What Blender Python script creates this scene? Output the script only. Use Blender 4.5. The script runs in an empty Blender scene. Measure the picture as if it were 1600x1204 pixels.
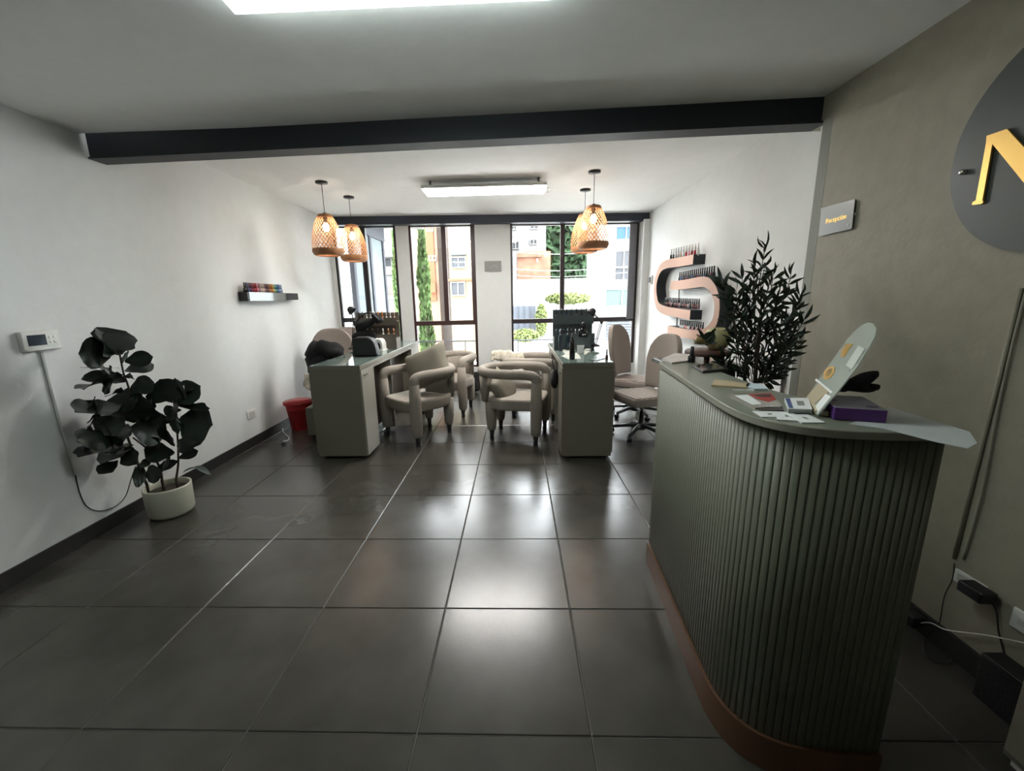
import bpy, bmesh, math, random
from mathutils import Vector, Matrix, noise
R_ = random.Random(7)
sc = bpy.context.scene
COL = sc.collection
PI = math.pi
# ------------------------------------------------------------------ camera
def rot3(p, y, r):
    return (Matrix.Rotation(y, 3, 'Z') @ Matrix.Rotation(-p, 3, 'X') @ Matrix.Rotation(r, 3, 'Y'))
CAMR = rot3(.2146, .0344, .0204)          # columns: right, forward, up
CAMC = Vector((0, 0, 1.4578)); FPX = 653.75; CX = 786.65; CY = 609.68
cam_d = bpy.data.cameras.new('camera'); cam = bpy.data.objects.new('camera', cam_d); COL.objects.link(cam)
cam_d.sensor_fit = 'HORIZONTAL'; cam_d.sensor_width = 36; cam_d.lens = FPX / 1600 * 36
cam_d.shift_x = (800 - CX) / 1600; cam_d.shift_y = (CY - 602) / 1600
cam_d.clip_start = .02; cam_d.clip_end = 300
m = Matrix.Identity(4)
for i in range(3):
    m[i][0] = CAMR[i][0]; m[i][1] = CAMR[i][2]; m[i][2] = -CAMR[i][1]; m[i][3] = CAMC[i]
cam.matrix_world = m
sc.camera = cam
def P(u, v, x=None, y=None, z=None):      # the point of a sight line that lies on a known wall, shelf or floor plane
    d = CAMR @ Vector(((u - CX) / FPX, 1, -(v - CY) / FPX))
    if z is not None: t = (z - CAMC.z) / d.z
    elif y is not None: t = y / d.y
    else: t = x / d.x
    return CAMC + d * t
# ------------------------------------------------------------------ world, sun, lamps' exposure
w = bpy.data.worlds.new('sky'); sc.world = w; w.use_nodes = True
nt = w.node_tree; nt.nodes.clear()
o_ = nt.nodes.new('ShaderNodeOutputWorld'); bg = nt.nodes.new('ShaderNodeBackground')
bg.inputs[0].default_value = (.93, .97, 1, 1); bg.inputs[1].default_value = 5.6
nt.links.new(bg.outputs[0], o_.inputs[0])
sd = bpy.data.lights.new('sun', 'SUN'); sd.energy = 1.0; sd.angle = .02; sd.color = (1, .96, .9)
sun = bpy.data.objects.new('sun', sd); COL.objects.link(sun); sun.rotation_euler = (math.radians(38), 0, math.radians(-25))
vs = sc.view_settings; vs.view_transform = 'Standard'; vs.look = 'None'; vs.gamma = 1; vs.use_curve_mapping = False
vs.exposure = 2.6
# ------------------------------------------------------------------ materials
MATS = {}
def mat(name, col, rough=.6, metal=0., bump=0., scale=60., var=0., spec=.5, trans=0., alpha=1., emit=None, es=0., coat=0., stretch=None, vscale=None, detail=4):
    if name in MATS: return MATS[name]
    M = bpy.data.materials.new(name); M.use_nodes = True; MATS[name] = M
    n = M.node_tree; b = n.nodes['Principled BSDF']
    c4 = (*col, 1)
    b.inputs['Base Color'].default_value = c4; b.inputs['Roughness'].default_value = rough
    b.inputs['Metallic'].default_value = metal; b.inputs['Specular IOR Level'].default_value = spec
    b.inputs['Transmission Weight'].default_value = trans; b.inputs['Alpha'].default_value = alpha
    b.inputs['Coat Weight'].default_value = coat
    if emit: b.inputs['Emission Color'].default_value = (*emit, 1); b.inputs['Emission Strength'].default_value = es
    if bump or var:
        tc = n.nodes.new('ShaderNodeTexCoord'); mp = n.nodes.new('ShaderNodeMapping')
        n.links.new(tc.outputs['Object'], mp.inputs[0])
        if stretch: mp.inputs['Scale'].default_value = stretch
        nz = n.nodes.new('ShaderNodeTexNoise'); nz.inputs['Scale'].default_value = scale; nz.inputs['Detail'].default_value = detail
        n.links.new(mp.outputs[0], nz.inputs[0])
        if bump:
            bp = n.nodes.new('ShaderNodeBump'); bp.inputs['Strength'].default_value = bump; bp.inputs['Distance'].default_value = .01
            n.links.new(nz.outputs[0], bp.inputs['Height']); n.links.new(bp.outputs[0], b.inputs['Normal'])
        if var:
            n2 = n.nodes.new('ShaderNodeTexNoise'); n2.inputs['Scale'].default_value = vscale or scale * .3; n2.inputs['Detail'].default_value = 5
            n.links.new(mp.outputs[0], n2.inputs[0])
            cr = n.nodes.new('ShaderNodeValToRGB')
            cr.color_ramp.elements[0].color = tuple(c * (1 - var) for c in col) + (1,); cr.color_ramp.elements[0].position = .3
            cr.color_ramp.elements[1].color = tuple(min(1, c * (1 + var)) for c in col) + (1,); cr.color_ramp.elements[1].position = .7
            n.links.new(n2.outputs[0], cr.inputs[0]); n.links.new(cr.outputs[0], b.inputs['Base Color'])
    return M
def glass(name, tint, reflect=.08):        # thin window glass
    M = bpy.data.materials.new(name); M.use_nodes = True; n = M.node_tree; n.nodes.clear()
    o = n.nodes.new('ShaderNodeOutputMaterial'); mx = n.nodes.new('ShaderNodeMixShader')
    t = n.nodes.new('ShaderNodeBsdfTransparent'); t.inputs[0].default_value = (*tint, 1)
    g = n.nodes.new('ShaderNodeBsdfGlossy'); g.inputs['Roughness'].default_value = .02
    fr = n.nodes.new('ShaderNodeFresnel'); fr.inputs[0].default_value = 1.45
    n.links.new(fr.outputs[0], mx.inputs[0]); n.links.new(t.outputs[0], mx.inputs[1]); n.links.new(g.outputs[0], mx.inputs[2])
    n.links.new(mx.outputs[0], o.inputs[0]); MATS[name] = M; return M
W_WHITE = mat('white_plaster', (.68, .69, .675), .7, bump=.12, scale=35, var=.02)
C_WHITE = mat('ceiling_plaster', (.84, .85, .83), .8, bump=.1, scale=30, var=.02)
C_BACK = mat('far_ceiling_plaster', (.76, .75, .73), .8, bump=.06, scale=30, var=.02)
OLIVE = mat('olive_plaster', (.31, .285, .22), .62, bump=.15, scale=40, var=.06)
TILE = mat('grey_porcelain', (.052, .048, .040), .24, bump=.03, scale=90, var=.22, vscale=3.5, spec=.55)
GROUT = mat('grout', (.10, .095, .085), .9)
BASEB = mat('dark_skirting', (.022, .021, .02), .45)
BLKBEAM = mat('black_painted_steel', (.012, .015, .021), .55, bump=.05, scale=30)
FRAME = mat('dark_bronze_aluminium', (.03, .022, .024), .4)
GREYAL = mat('grey_aluminium', (.16, .16, .18), .4)
GLASS = glass('window_glass', (.97, .98, .98))
MIRROR = mat('mirror', (.36, .38, .38), .06, 1.)
SAGE = mat('sage_lacquer', (.145, .152, .108), .45, var=.04, scale=20)
SAGETOP = mat('sage_counter_top', (.20, .215, .165), .28, var=.05, scale=12)
SAGEEDGE = mat('pale_edge_band', (.33, .32, .26), .4)
COPPER = mat('brown_copper_kick', (.115, .055, .028), .45, .2)
ROSE = mat('rose_gold_mirror', (.36, .20, .14), .35, .25)
BLK = mat('black_plastic', (.012, .012, .014), .4)
BLKGL = mat('glossy_black', (.008, .008, .01), .12)
BLKCL = mat('black_fabric', (.008, .008, .009), .85, bump=.3, scale=80)
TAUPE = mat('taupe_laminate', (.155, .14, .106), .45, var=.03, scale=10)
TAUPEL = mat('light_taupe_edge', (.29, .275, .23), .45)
GTOP = mat('green_glass_top', (.16, .21, .19), .05, spec=.8)
DKBR = mat('dark_brown_panel', (.05, .036, .03), .5)
FAB = mat('greige_boucle', (.30, .262, .222), .9, bump=.5, scale=220, var=.06, vscale=60)
FABO = mat('office_chair_fabric', (.27, .225, .195), .9, bump=.3, scale=250, var=.04)
CUSH = mat('olive_grey_linen', (.21, .19, .145), .9, bump=.4, scale=200, var=.08)
CUSHD = mat('dark_linen', (.12, .108, .085), .9, bump=.4, scale=200, var=.08)
THROW = mat('cream_throw', (.52, .47, .38), .95, bump=.5, scale=150, var=.25, vscale=30)
CHROME = mat('chrome', (.7, .7, .7), .15, 1.)
RATTAN = mat('rattan', (.62, .31, .14), .6, var=.2, scale=60)
RATTAND = mat('rattan_rim', (.36, .16, .065), .55, var=.2, scale=60)
BULB = mat('bulb_glow', (1, .95, .85), .5, emit=(1, .88, .72), es=14.)
TUBE = mat('cool_led_panel', (1, 1, 1), .5, emit=(.88, 1, .97), es=2.8)
TUBE2 = mat('neutral_led_panel', (1, 1, 1), .5, emit=(1, .98, .94), es=10.)
WPLAS = mat('white_plastic', (.72, .72, .68), .4)
WPAP = mat('white_paper', (.74, .75, .74), .7)
RED = mat('red_plastic', (.42, .02, .025), .35)
LEAF = mat('dark_fig_leaf', (.010, .018, .011), .38, var=.3, scale=15)
LEAFU = mat('olive_leaf', (.018, .032, .016), .5, var=.35, scale=20)
BARK = mat('bark', (.045, .032, .022), .85, bump=.4, scale=40)
SOIL = mat('soil', (.035, .022, .016), .95, bump=.8, scale=60)
POTM = mat('cream_ceramic', (.50, .50, .41), .45, var=.03, scale=8)
GOLD = mat('brushed_gold', (.80, .52, .16), .3, .8)
SIGN = mat('charcoal_acrylic', (.062, .07, .064), .4)
ACRY = mat('frosted_acrylic', (.50, .54, .48), .25, alpha=.62, var=.03, scale=9)
PLATE = mat('smoky_acrylic', (.15, .15, .125), .25)
KRAFT = mat('kraft_card', (.46, .36, .22), .7)
PURP = mat('purple_print', (.105, .028, .20), .45)
LILAC = mat('lilac_grey_print', (.42, .40, .46), .5)
WOOD = mat('walnut', (.085, .035, .022), .5, var=.3, scale=25, stretch=(1, 6, 1))
YEL = mat('ochre_ceramic', (.42, .36, .18), .45)
CREAM = mat('pale_wood', (.62, .55, .38), .5, var=.08, scale=20)
# ------------------------------------------------------------------ mesh helpers
class MB:
    def __init__(s): s.v = []; s.f = []; s.mi = []; s.sm = []
    def add(s, vs, fs, mi=0, smooth=False):
        b = len(s.v); s.v += [tuple(v) for v in vs]
        for f in fs: s.f.append(tuple(b + i for i in f)); s.mi.append(mi); s.sm.append(smooth)
        return s
    def box(s, c, d, rz=0, mi=0, M=None):
        x, y, z = d[0] / 2, d[1] / 2, d[2] / 2; cs, sn = math.cos(rz), math.sin(rz); vs = []
        for k in (-z, z):
            for (i, j) in ((-x, -y), (x, -y), (x, y), (-x, y)):
                p = Vector((i * cs - j * sn, i * sn + j * cs, k))
                if M: p = M @ p
                vs.append(p + Vector(c))
        return s.add(vs, [(3, 2, 1, 0), (4, 5, 6, 7), (0, 1, 5, 4), (1, 2, 6, 5), (2, 3, 7, 6), (3, 0, 4, 7)], mi)
    def bx(s, x0, x1, y0, y1, z0, z1, mi=0):
        return s.box(((x0 + x1) / 2, (y0 + y1) / 2, (z0 + z1) / 2), (x1 - x0, y1 - y0, z1 - z0), mi=mi)
    def lathe(s, prof, c=(0, 0, 0), n=20, mi=0, smooth=True, cap=True, M=None):
        vs = []; fs = []
        for (r, z) in prof:
            for k in range(n):
                a = 2 * PI * k / n; p = Vector((r * math.cos(a), r * math.sin(a), z))
                if M: p = M @ p
                vs.append(p + Vector(c))
        for i in range(len(prof) - 1):
            for k in range(n):
                k2 = (k + 1) % n; fs.append((i * n + k, i * n + k2, (i + 1) * n + k2, (i + 1) * n + k))
        if cap: fs.append(tuple(range(n - 1, -1, -1))); fs.append(tuple((len(prof) - 1) * n + k for k in range(n)))
        return s.add(vs, fs, mi, smooth)
    def tube(s, pts, r, n=8, mi=0, cap=True, closed=False, sq=None):
        pts = [Vector(p) for p in pts]; m_ = len(pts); rr = r if isinstance(r, (list, tuple)) else [r] * m_
        vs = []; fs = []; up = Vector((0, 0, 1)); prev = None
        for i, p in enumerate(pts):
            a = pts[(i - 1) % m_] if (i > 0 or closed) else p; b = pts[(i + 1) % m_] if (i < m_ - 1 or closed) else p
            t = (b - a).normalized()
            if prev is None:
                ref = up if abs(t.dot(up)) < .9 else Vector((1, 0, 0)); u = t.cross(ref).normalized()
            else:
                u = (prev - t * prev.dot(t)); u = u.normalized() if u.length > 1e-6 else t.orthogonal().normalized()
            prev = u; v = t.cross(u)
            for k in range(n):
                an = 2 * PI * k / n; q = sq or (1, 1)
                vs.append(p + u * (math.cos(an) * rr[i] * q[0]) + v * (math.sin(an) * rr[i] * q[1]))
        rng = m_ if closed else m_ - 1
        for i in range(rng):
            j = (i + 1) % m_
            for k in range(n):
                k2 = (k + 1) % n; fs.append((i * n + k, i * n + k2, j * n + k2, j * n + k))
        if cap and not closed: fs.append(tuple(range(n - 1, -1, -1))); fs.append(tuple((m_ - 1) * n + k for k in range(n)))
        return s.add(vs, fs, mi, True)
    def prism(s, poly, z0, z1, mi=0, M=None):
        n = len(poly); vs = [Vector((p[0], p[1], z0)) for p in poly] + [Vector((p[0], p[1], z1)) for p in poly]
        if M: vs = [M @ v for v in vs]
        fs = [tuple(range(n - 1, -1, -1)), tuple(range(n, 2 * n))] + [(i, (i + 1) % n, n + (i + 1) % n, n + i) for i in range(n)]
        return s.add(vs, fs, mi)
    def pillow(s, c, d, e=2.6, nu=20, nv=12, mi=0, M=None, ns=0, nf=8, seed=0):
        vs = []; fs = []
        def sp(x, p): return math.copysign(abs(x) ** p, x)
        for j in range(nv + 1):
            ph = -PI / 2 + PI * j / nv
            for i in range(nu):
                th = 2 * PI * i / nu
                x = sp(math.cos(ph), 2 / e) * sp(math.cos(th), 2 / e) * d[0] / 2
                y = sp(math.cos(ph), 2 / e) * sp(math.sin(th), 2 / e) * d[1] / 2
                z = sp(math.sin(ph), 2 / e) * d[2] / 2
                p = Vector((x, y, z))
                if ns: p += noise.noise_vector(p * nf + Vector((seed, seed * 2, 0))) * ns
                if M: p = M @ p
                vs.append(p + Vector(c))
        for j in range(nv):
            for i in range(nu): i2 = (i + 1) % nu; fs.append((j * nu + i, j * nu + i2, (j + 1) * nu + i2, (j + 1) * nu + i))
        return s.add(vs, fs, mi, True)
    def build(s, name, mt, parent=None, bevel=0, sub=0):
        me = bpy.data.meshes.new(name); me.from_pydata(s.v, [], s.f)
        for mm in (mt if isinstance(mt, (list, tuple)) else [mt]): me.materials.append(mm)
        me.polygons.foreach_set('material_index', s.mi); me.polygons.foreach_set('use_smooth', s.sm)
        bm = bmesh.new(); bm.from_mesh(me); bmesh.ops.remove_doubles(bm, verts=bm.verts, dist=1e-5)
        bmesh.ops.recalc_face_normals(bm, faces=bm.faces)
        if bevel:
            es = [e for e in bm.edges if len(e.link_faces) == 2 and e.calc_face_angle(0) > .6]
            bmesh.ops.bevel(bm, geom=es, offset=bevel, segments=2, profile=.7, affect='EDGES')
            for f in bm.faces: f.smooth = f.calc_area() < bevel * 3 or f.smooth
        bm.to_mesh(me); bm.free()
        if parent: me.transform(Matrix.Translation(-orig(parent)))
        o = bpy.data.objects.new(name, me); COL.objects.link(o)
        if parent: o.parent = parent
        if sub:
            md = o.modifiers.new('sub', 'SUBSURF'); md.levels = sub; md.render_levels = sub
        return o
ORIG = {}
def orig(o):
    while o.parent: o = o.parent
    return ORIG.get(o.name, Vector((0, 0, 0)))
def W(name, label, cat, loc, group=None):      # a thing whose parts are given in room coordinates
    o = thing(name, label, cat, loc, 0, group); ORIG[o.name] = Vector(loc); return o
def tag(o, label=None, cat=None, group=None, kind=None):
    if label: o['label'] = label
    if cat: o['category'] = cat
    if group: o['group'] = group
    if kind: o['kind'] = kind
    return o
def thing(name, label, cat, loc=(0, 0, 0), rz=0, group=None):
    o = bpy.data.objects.new(name, None); COL.objects.link(o); o.empty_display_size = .05
    o.location = loc; o.rotation_euler = (0, 0, rz); return tag(o, label, cat, group)
def dup(r, loc, rz, label):
    def cp(o, par):
        c = o.copy(); COL.objects.link(c)
        if par: c.parent = par
        for ch in kids.get(o.name, []): cp(ch, c)
        return c
    kids = {}
    def walk(o):
        kids[o.name] = list(o.children)
        for ch in o.children: walk(ch)
    walk(r); c = cp(r, None); c.location = loc; c.rotation_euler = (0, 0, rz); c['label'] = label
    return c
def smooth_path(pts, k=6):
    pts = [Vector(p) for p in pts]; out = []
    for i in range(len(pts) - 1):
        p0 = pts[max(i - 1, 0)]; p1 = pts[i]; p2 = pts[i + 1]; p3 = pts[min(i + 2, len(pts) - 1)]
        for j in range(k):
            t = j / k; out.append(.5 * ((2 * p1) + (p2 - p0) * t + (2 * p0 - 5 * p1 + 4 * p2 - p3) * t * t + (3 * p1 - p0 - 3 * p2 + p3) * t ** 3))
    out.append(pts[-1]); return out
def basis(o, X, Y, Z):
    M = Matrix.Identity(4)
    for i in range(3): M[i][0] = X[i]; M[i][1] = Y[i]; M[i][2] = Z[i]; M[i][3] = o[i]
    return M
def text(body, size, M, mt, name, parent=None, depth=.0008, bold=False):
    cu = bpy.data.curves.new(name, 'FONT'); cu.body = body; cu.size = size; cu.extrude = depth; cu.align_x = 'CENTER'; cu.align_y = 'CENTER'
    o = bpy.data.objects.new(name, cu); COL.objects.link(o)
    dg = bpy.context.evaluated_depsgraph_get(); me = bpy.data.meshes.new_from_object(o.evaluated_get(dg))
    bpy.data.objects.remove(o); me.materials.clear(); me.materials.append(mt); me.transform(M)
    if parent: me.transform(Matrix.Translation(-orig(parent)))
    o = bpy.data.objects.new(name, me); COL.objects.link(o)
    if parent: o.parent = parent
    return o

# ================================================================== THE ROOM
XR = 1.755; XB = 2.05; YN = -3.2; HF = 2.538; HB = 2.70
def XL(y): return -2.70 - .022 * y
def YW(x): return 6.86 + .0727 * x
def S(o, k='structure'): o['kind'] = k; return o
# floor
fl = S(MB().bx(-2.95, XB + .1, YN, 7.35, -.12, -.004).build('floor', GROUT))
TX0, TY0, TS = -.3628, 1.147, .6
tcache = {}
for i in range(-6, 6):
    for j in range(-8, 11):
        x0 = TX0 + i * TS; y0 = TY0 + j * TS; x1 = x0 + TS; y1 = y0 + TS
        xm = -2.70 - .022 * (y0 + .3); x0 = max(x0, xm); x1 = min(x1, XR if y0 < 2.5 else XB)
        y0 = max(y0, YN); y1 = min(y1, YW((x0 + x1) / 2) + .02)
        if x1 - x0 < .02 or y1 - y0 < .02: continue
        g = .0025; wx, wy = x1 - x0 - 2 * g, y1 - y0 - 2 * g; key = (round(wx, 3), round(wy, 3))
        if key not in tcache:
            mb = MB(); a, b, c = wx / 2, wy / 2, .003
            mb.add([(-a, -b, -.008), (a, -b, -.008), (a, b, -.008), (-a, b, -.008), (-a, -b, -c * .7), (a, -b, -c * .7), (a, b, -c * .7), (-a, b, -c * .7),
                    (-a + c, -b + c, 0), (a - c, -b + c, 0), (a - c, b - c, 0), (-a + c, b - c, 0)],
                   [(0, 1, 5, 4), (1, 2, 6, 5), (2, 3, 7, 6), (3, 0, 4, 7), (4, 5, 9, 8), (5, 6, 10, 9), (6, 7, 11, 10), (7, 4, 8, 11), (8, 9, 10, 11)])
            t = mb.build('floor_tile', TILE, fl); tcache[key] = t.data
        else:
            t = bpy.data.objects.new('floor_tile', tcache[key]); COL.objects.link(t); t.parent = fl
        t.location = ((x0 + x1) / 2, (y0 + y1) / 2, 0)
# walls
S(MB().prism([(XL(YN), YN), (XL(7.2), 7.2), (XL(7.2) - .15, 7.2), (XL(YN) - .15, YN)][::-1], -.1, 2.95).build('wall_left', W_WHITE))
S(MB().bx(XR, XR + .295, YN, 2.62, -.1, 2.95).build('wall_right', OLIVE))
S(MB().bx(XR, XR + .295, 2.621, 2.86, 2.411, 2.95).build('wall_right_upper', OLIVE))
S(MB().bx(XR, XR + .295, 2.622, 2.70, -.1, 2.41).build('shaded_reveal', mat('cabinet_and_shaded_reveal', (.20, .205, .17), .6)))  # wall-end reveal: its shade is painted in as this darker strip
S(MB().bx(XR + .05, XR + .295, 2.70, 2.79, -.1, 2.41).build('trim_2', W_WHITE))
S(MB().bx(XB, XB + .15, 2.62, 7.3, -.1, 2.95).build('wall_right_far', W_WHITE))
S(MB().bx(-2.95, XR + .3, YN - .15, YN, -.1, 2.95).build('wall_near', W_WHITE))
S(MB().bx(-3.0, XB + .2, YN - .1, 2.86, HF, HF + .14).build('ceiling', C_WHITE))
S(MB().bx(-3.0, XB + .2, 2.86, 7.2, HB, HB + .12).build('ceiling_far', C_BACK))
# front beam: web and flange, slightly skewed as in the room
def skewbox(mb, ya, yb, x0, x1, t, z0, z1):
    return mb.prism([(x0, ya), (x1, yb), (x1, yb + t), (x0, ya + t)], z0, z1)
bmz = MB(); skewbox(bmz, 2.905, 2.715, -2.78, XR + .02, .10, 2.41, HB + .02)
skewbox(bmz, 2.89, 2.70, -2.78, XR + .02, .13, 2.40, 2.412)
S(bmz.build('trim_3', BLKBEAM, bevel=.002))
# window wall beam
bmw = MB().prism([(-2.87, YW(-2.87) - .14), (XB, YW(XB) - .14), (XB, YW(XB) + .03), (-2.87, YW(-2.87) + .03)], 2.585, HB + .01)
S(bmw.build('trim_4', mat('blue_black_steel', (.025, .032, .05), .5)))
# baseboards
S(MB().prism([(XL(YN), YN), (XL(YN) + .012, YN), (XL(6.7) + .012, 6.7), (XL(6.7), 6.7)], 0, .095).build('baseboard_left', BASEB))
S(MB().bx(XR - .014, XR, YN, 2.62, 0, .095).build('baseboard_right', BASEB))
S(MB().bx(XB - .012, XB, 2.7, 7.0, 0, .09).build('baseboard_right_far', BASEB))
# window wall: piers, sill wall and header
WO = .10
def wallseg(name, x0, x1, z0, z1, mt=W_WHITE, ya=0, yb=.16):
    return MB().prism([(x0, YW(x0) + ya), (x1, YW(x1) + ya), (x1, YW(x1) + yb), (x0, YW(x0) + yb)], z0, z1).build(name, mt)
wf = S(wallseg('wall_far', -2.95, XB + .1, -.1, .37))
for (a, b) in ((-2.95, -2.80), (-1.84, -1.65), (-.632, -.083), (1.95, XB + .1)):
    wallseg('pier', a, b, .37, 2.60).parent = wf
wallseg('header', -2.95, XB + .1, 2.60, 2.85).parent = wf
S(MB().prism([(-.632, YW(-.632) - .012), (-.083, YW(-.083) - .012), (-.083, YW(-.083)), (-.632, YW(-.632))], 0, .09).build('baseboard_far', BASEB))
S(MB().bx(1.955, XB, 6.80, 7.0, 0, 2.6).build('trim_5', W_WHITE))
def window(n, x0, x1, z0, z1, vm, trans, mt, low=None):
    """frame, mullions and panes; vm = x of the upper mullion(s), trans = transom height"""
    root = S(wallseg('window_%d' % n, x0, x1, z0, z0 + .035, mt, .05, .10))
    def bar(name, a, b, c, d, ya=.04, yb=.10): wallseg(name, a, b, c, d, mt, ya, yb).parent = root
    t = .045
    bar('frame_side', x0, x0 + t * .7, z0, z1); bar('frame_side', x1 - t, x1, z0, z1); bar('frame_head', x0, x1, z1 - .03, z1)
    bar('transom', x0 + t * .7, x1 - t, trans - .035, trans + .035)
    xs = [x0] + list(vm) + [x1]
    for v in vm: bar('mullion', v - .035, v + .035, trans + .035, z1 - .03)
    for a, b in zip(xs[:-1], xs[1:]):
        p = wallseg('pane', a + .02, b - .02, trans, z1 - .02, GLASS, .067, .071); p.parent = root
    p = wallseg('pane', x0 + .02, x1 - .02, z0 + .02, trans, GLASS, .067, .071); p.parent = root
    return root
w1 = window(1, -2.80, -1.84, .37, 2.60, [-2.35], 1.18, mat('window_frame_near_black', (.018, .014, .016), .4))
w2 = window(2, -1.65, -.632, .37, 2.60, [-1.12], 1.10, mat('window_frame_brown', (.05, .022, .02), .4))
w3 = window(3, -.083, 1.95, .37, 2.60, [.74], 1.10, FRAME)
wallseg('sash_stile', 1.80, 1.91, 1.10, 2.57, GREYAL, .02, .06).parent = w3
wallseg('sash_stile', -.70, -.665, 1.12, 2.57, MATS['window_frame_brown'], .02, .06).parent = w2

# ================================================================== OUTSIDE
EXW = mat('white_render', (0.1105, 0.1105, 0.1079), .8, spec=.04); EXP = mat('peach_render', (0.0954, 0.0605, 0.0440), .8, spec=.04)
EXC = mat('cream_render', (0.0800, 0.0683, 0.0467), .8, spec=.04); EXG = mat('pavement', (.50, .50, .48), .9, spec=.04)
BRICK = mat('terracotta_brick', (0.0830, 0.0435, 0.0300), .9, spec=.04, var=.3, scale=8); DWIN = mat('dark_window_glass', (0.0277, 0.0290, 0.0318), .15, spec=.04)
BWIN = mat('blue_window_glass', (0.0148, 0.0321, 0.0494), .15, spec=.04); TWIN = mat('teal_window_glass', (0.0395, 0.0568, 0.0568), .15, spec=.04)
ORG = mat('orange_render', (0.0950, 0.0365, 0.0205), .8, spec=.04); TREEG = mat('tree_green', (0.0207, 0.0376, 0.0188), .8, spec=.04, var=.6, scale=3)
TREEY = mat('light_foliage', (0.0593, 0.0712, 0.0266), .8, spec=.04, var=.5, scale=4); CYP = mat('cypress_green', (0.0435, 0.0672, 0.0253), .8, spec=.04, var=.5, scale=6)
DGATE = mat('grey_gate', (0.0354, 0.0385, 0.0450), .6, spec=.04); PALE = mat('glass_painted_reflection', (0.0794, 0.0917, 0.0948), .15, spec=.04)  # PALE: the bay panes' greenish-white reflection is put into their base colour
BAYG = mat('bay_grey_metal', (.035, .036, .042), .6, spec=.04); RAILM = mat('railing_metal', (.05, .05, .055), .6, spec=.04)
S(MB().bx(-40, 40, 7.4, 60, -3.4, -3.2).build('ground', EXG))
def rectpx(u0, u1, v0, v1, y):        # a window rectangle on a facade plane at distance y
    a = P(u0, v0, y=y); b = P(u1, v1, y=y); return min(a.x, b.x), max(a.x, b.x), min(a.z, b.z), max(a.z, b.z)
def windows(root, rects, y, m_, fm=EXW):
    for r in rects:
        x0, x1, z0, z1 = rectpx(*r, y); t = max(.05, (x1 - x0) * .04)
        mb = MB()
        for (a, b, c, d) in ((x0 - t, x1 + t, z1, z1 + t), (x0 - t, x1 + t, z0 - t, z0), (x0 - t, x0, z0, z1), (x1, x1 + t, z0, z1), ((x0 + x1) / 2 - t / 2, (x0 + x1) / 2 + t / 2, z0, z1)):
            mb.bx(a, b, y - .12, y + .02, c, d)
        f = mb.build('window', fm, root); MB().bx(x0, x1, y - .05, y + .03, z0, z1).build('pane', m_, f)
def block(name, label, u0, u1, v0, v1, y, m_, dep=4., base=None, cat='building'):
    x0, x1, z0, z1 = rectpx(u0, u1, v0, v1, y); z0 = -3.2 if base is None else base
    r = W(name, label, cat, ((x0 + x1) / 2, y + dep / 2, z0))
    MB().bx(x0, x1, y, y + dep, z0, z1).build('wall', m_, r); return r
def slab(root, u0, u1, v0, v1, y, d, m_, name='balcony'):
    x0, x1, z0, z1 = rectpx(u0, u1, v0, v1, y); return MB().bx(x0, x1, y, y + d, z0, z1).build(name, m_, root)
b = block('apartment_building', 'white and peach apartment block with red balconies seen through the left window', 470, 640, 250, 560, 24, EXW)
windows(b, [(592, 612, 403, 416), (622, 634, 403, 416)], 24, DWIN)
for (v0, v1) in ((418, 428), (462, 466), (376, 400)): slab(b, 588, 636, v0, v1, 22.8, 1.2, EXW)
for k in range(12):
    x0, x1, z0, z1 = rectpx(592 + k * 3, 593.2 + k * 3, 443, 462, 22.9); MB().bx(x0, x1, 22.9, 22.95, z0, z1).build('baluster', ORG, b)
slab(b, 592, 598, 403, 418, 23.7, .3, ORG, 'pilaster'); slab(b, 594, 600, 443, 462, 23.7, .3, ORG, 'pilaster')
b = block('apartment_building', 'pale pink apartment block with an orange corner strip behind the cypress', 636, 692, 200, 560, 22, EXP)
windows(b, [(672, 681, 401, 406), (668, 676, 356, 360)], 22, DWIN); slab(b, 668, 671, 200, 470, 21.9, .2, ORG, 'corner_strip')
slab(b, 672, 681, 442, 457, 21.7, .25, ORG, 'brick_panel')
b = block('apartment_building', 'sunlit cream apartment block with paired dark windows seen through the middle window', 692, 790, 200, 560, 21, EXC)
windows(b, [(706, 727, 403, 417), (706, 726, 442, 460)], 21, DWIN); slab(b, 704, 728, 396, 398, 20.8, .3, DGATE, 'window_hood')
slab(b, 693, 745, 436, 438, 20.9, .2, ORG, 'string_course')
b = block('house', 'white house with small grid windows above the brick wall', 740, 853, 230, 395, 26, EXW, 1.2)
windows(b, [(801, 810, 378, 388), (829, 838, 375, 381), (800, 806, 353, 358), (829, 840, 352, 357)], 26, DWIN)
b = block('brick_building', 'unplastered terracotta brick building left of the trees', 808, 860, 393, 470, 22, BRICK, 3.5)
slab(b, 808, 846, 398, 401, 21.85, .25, BRICK, 'brick_course'); slab(b, 798, 808, 396, 440, 22.1, 2, EXW, 'side_wall')
b = block('apartment_building', 'white apartment block with blue glazed bays at the right of the wide window', 941, 1060, 200, 560, 24, EXW)
windows(b, [(963, 993, 355, 373)], 24, BWIN); windows(b, [(962, 986, 391, 416), (961, 986, 419, 436)], 24, DWIN); windows(b, [(946, 996, 453, 476)], 24, TWIN)
b = block('garden_wall', 'long white perimeter wall across the street', 790, 944, 437, 560, 19, EXW, .3, cat='wall')
slab(b, 838, 944, 436, 439, 18.9, .5, EXW, 'coping')
gt = W('gate', 'grey sheet metal driveway gate in the white wall across the street', 'gate', P(820, 540, y=18.6))
slab(gt, 800, 837, 478, 520, 18.7, .08, DGATE, 'gate_leaf')
for k in range(5):
    x0, x1, z0, z1 = rectpx(800 + k * 9, 801 + k * 9, 478, 520, 18.65); MB().bx(x0, x1, 18.62, 18.7, z0, z1).build('gate_rib', DGATE, gt)
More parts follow.
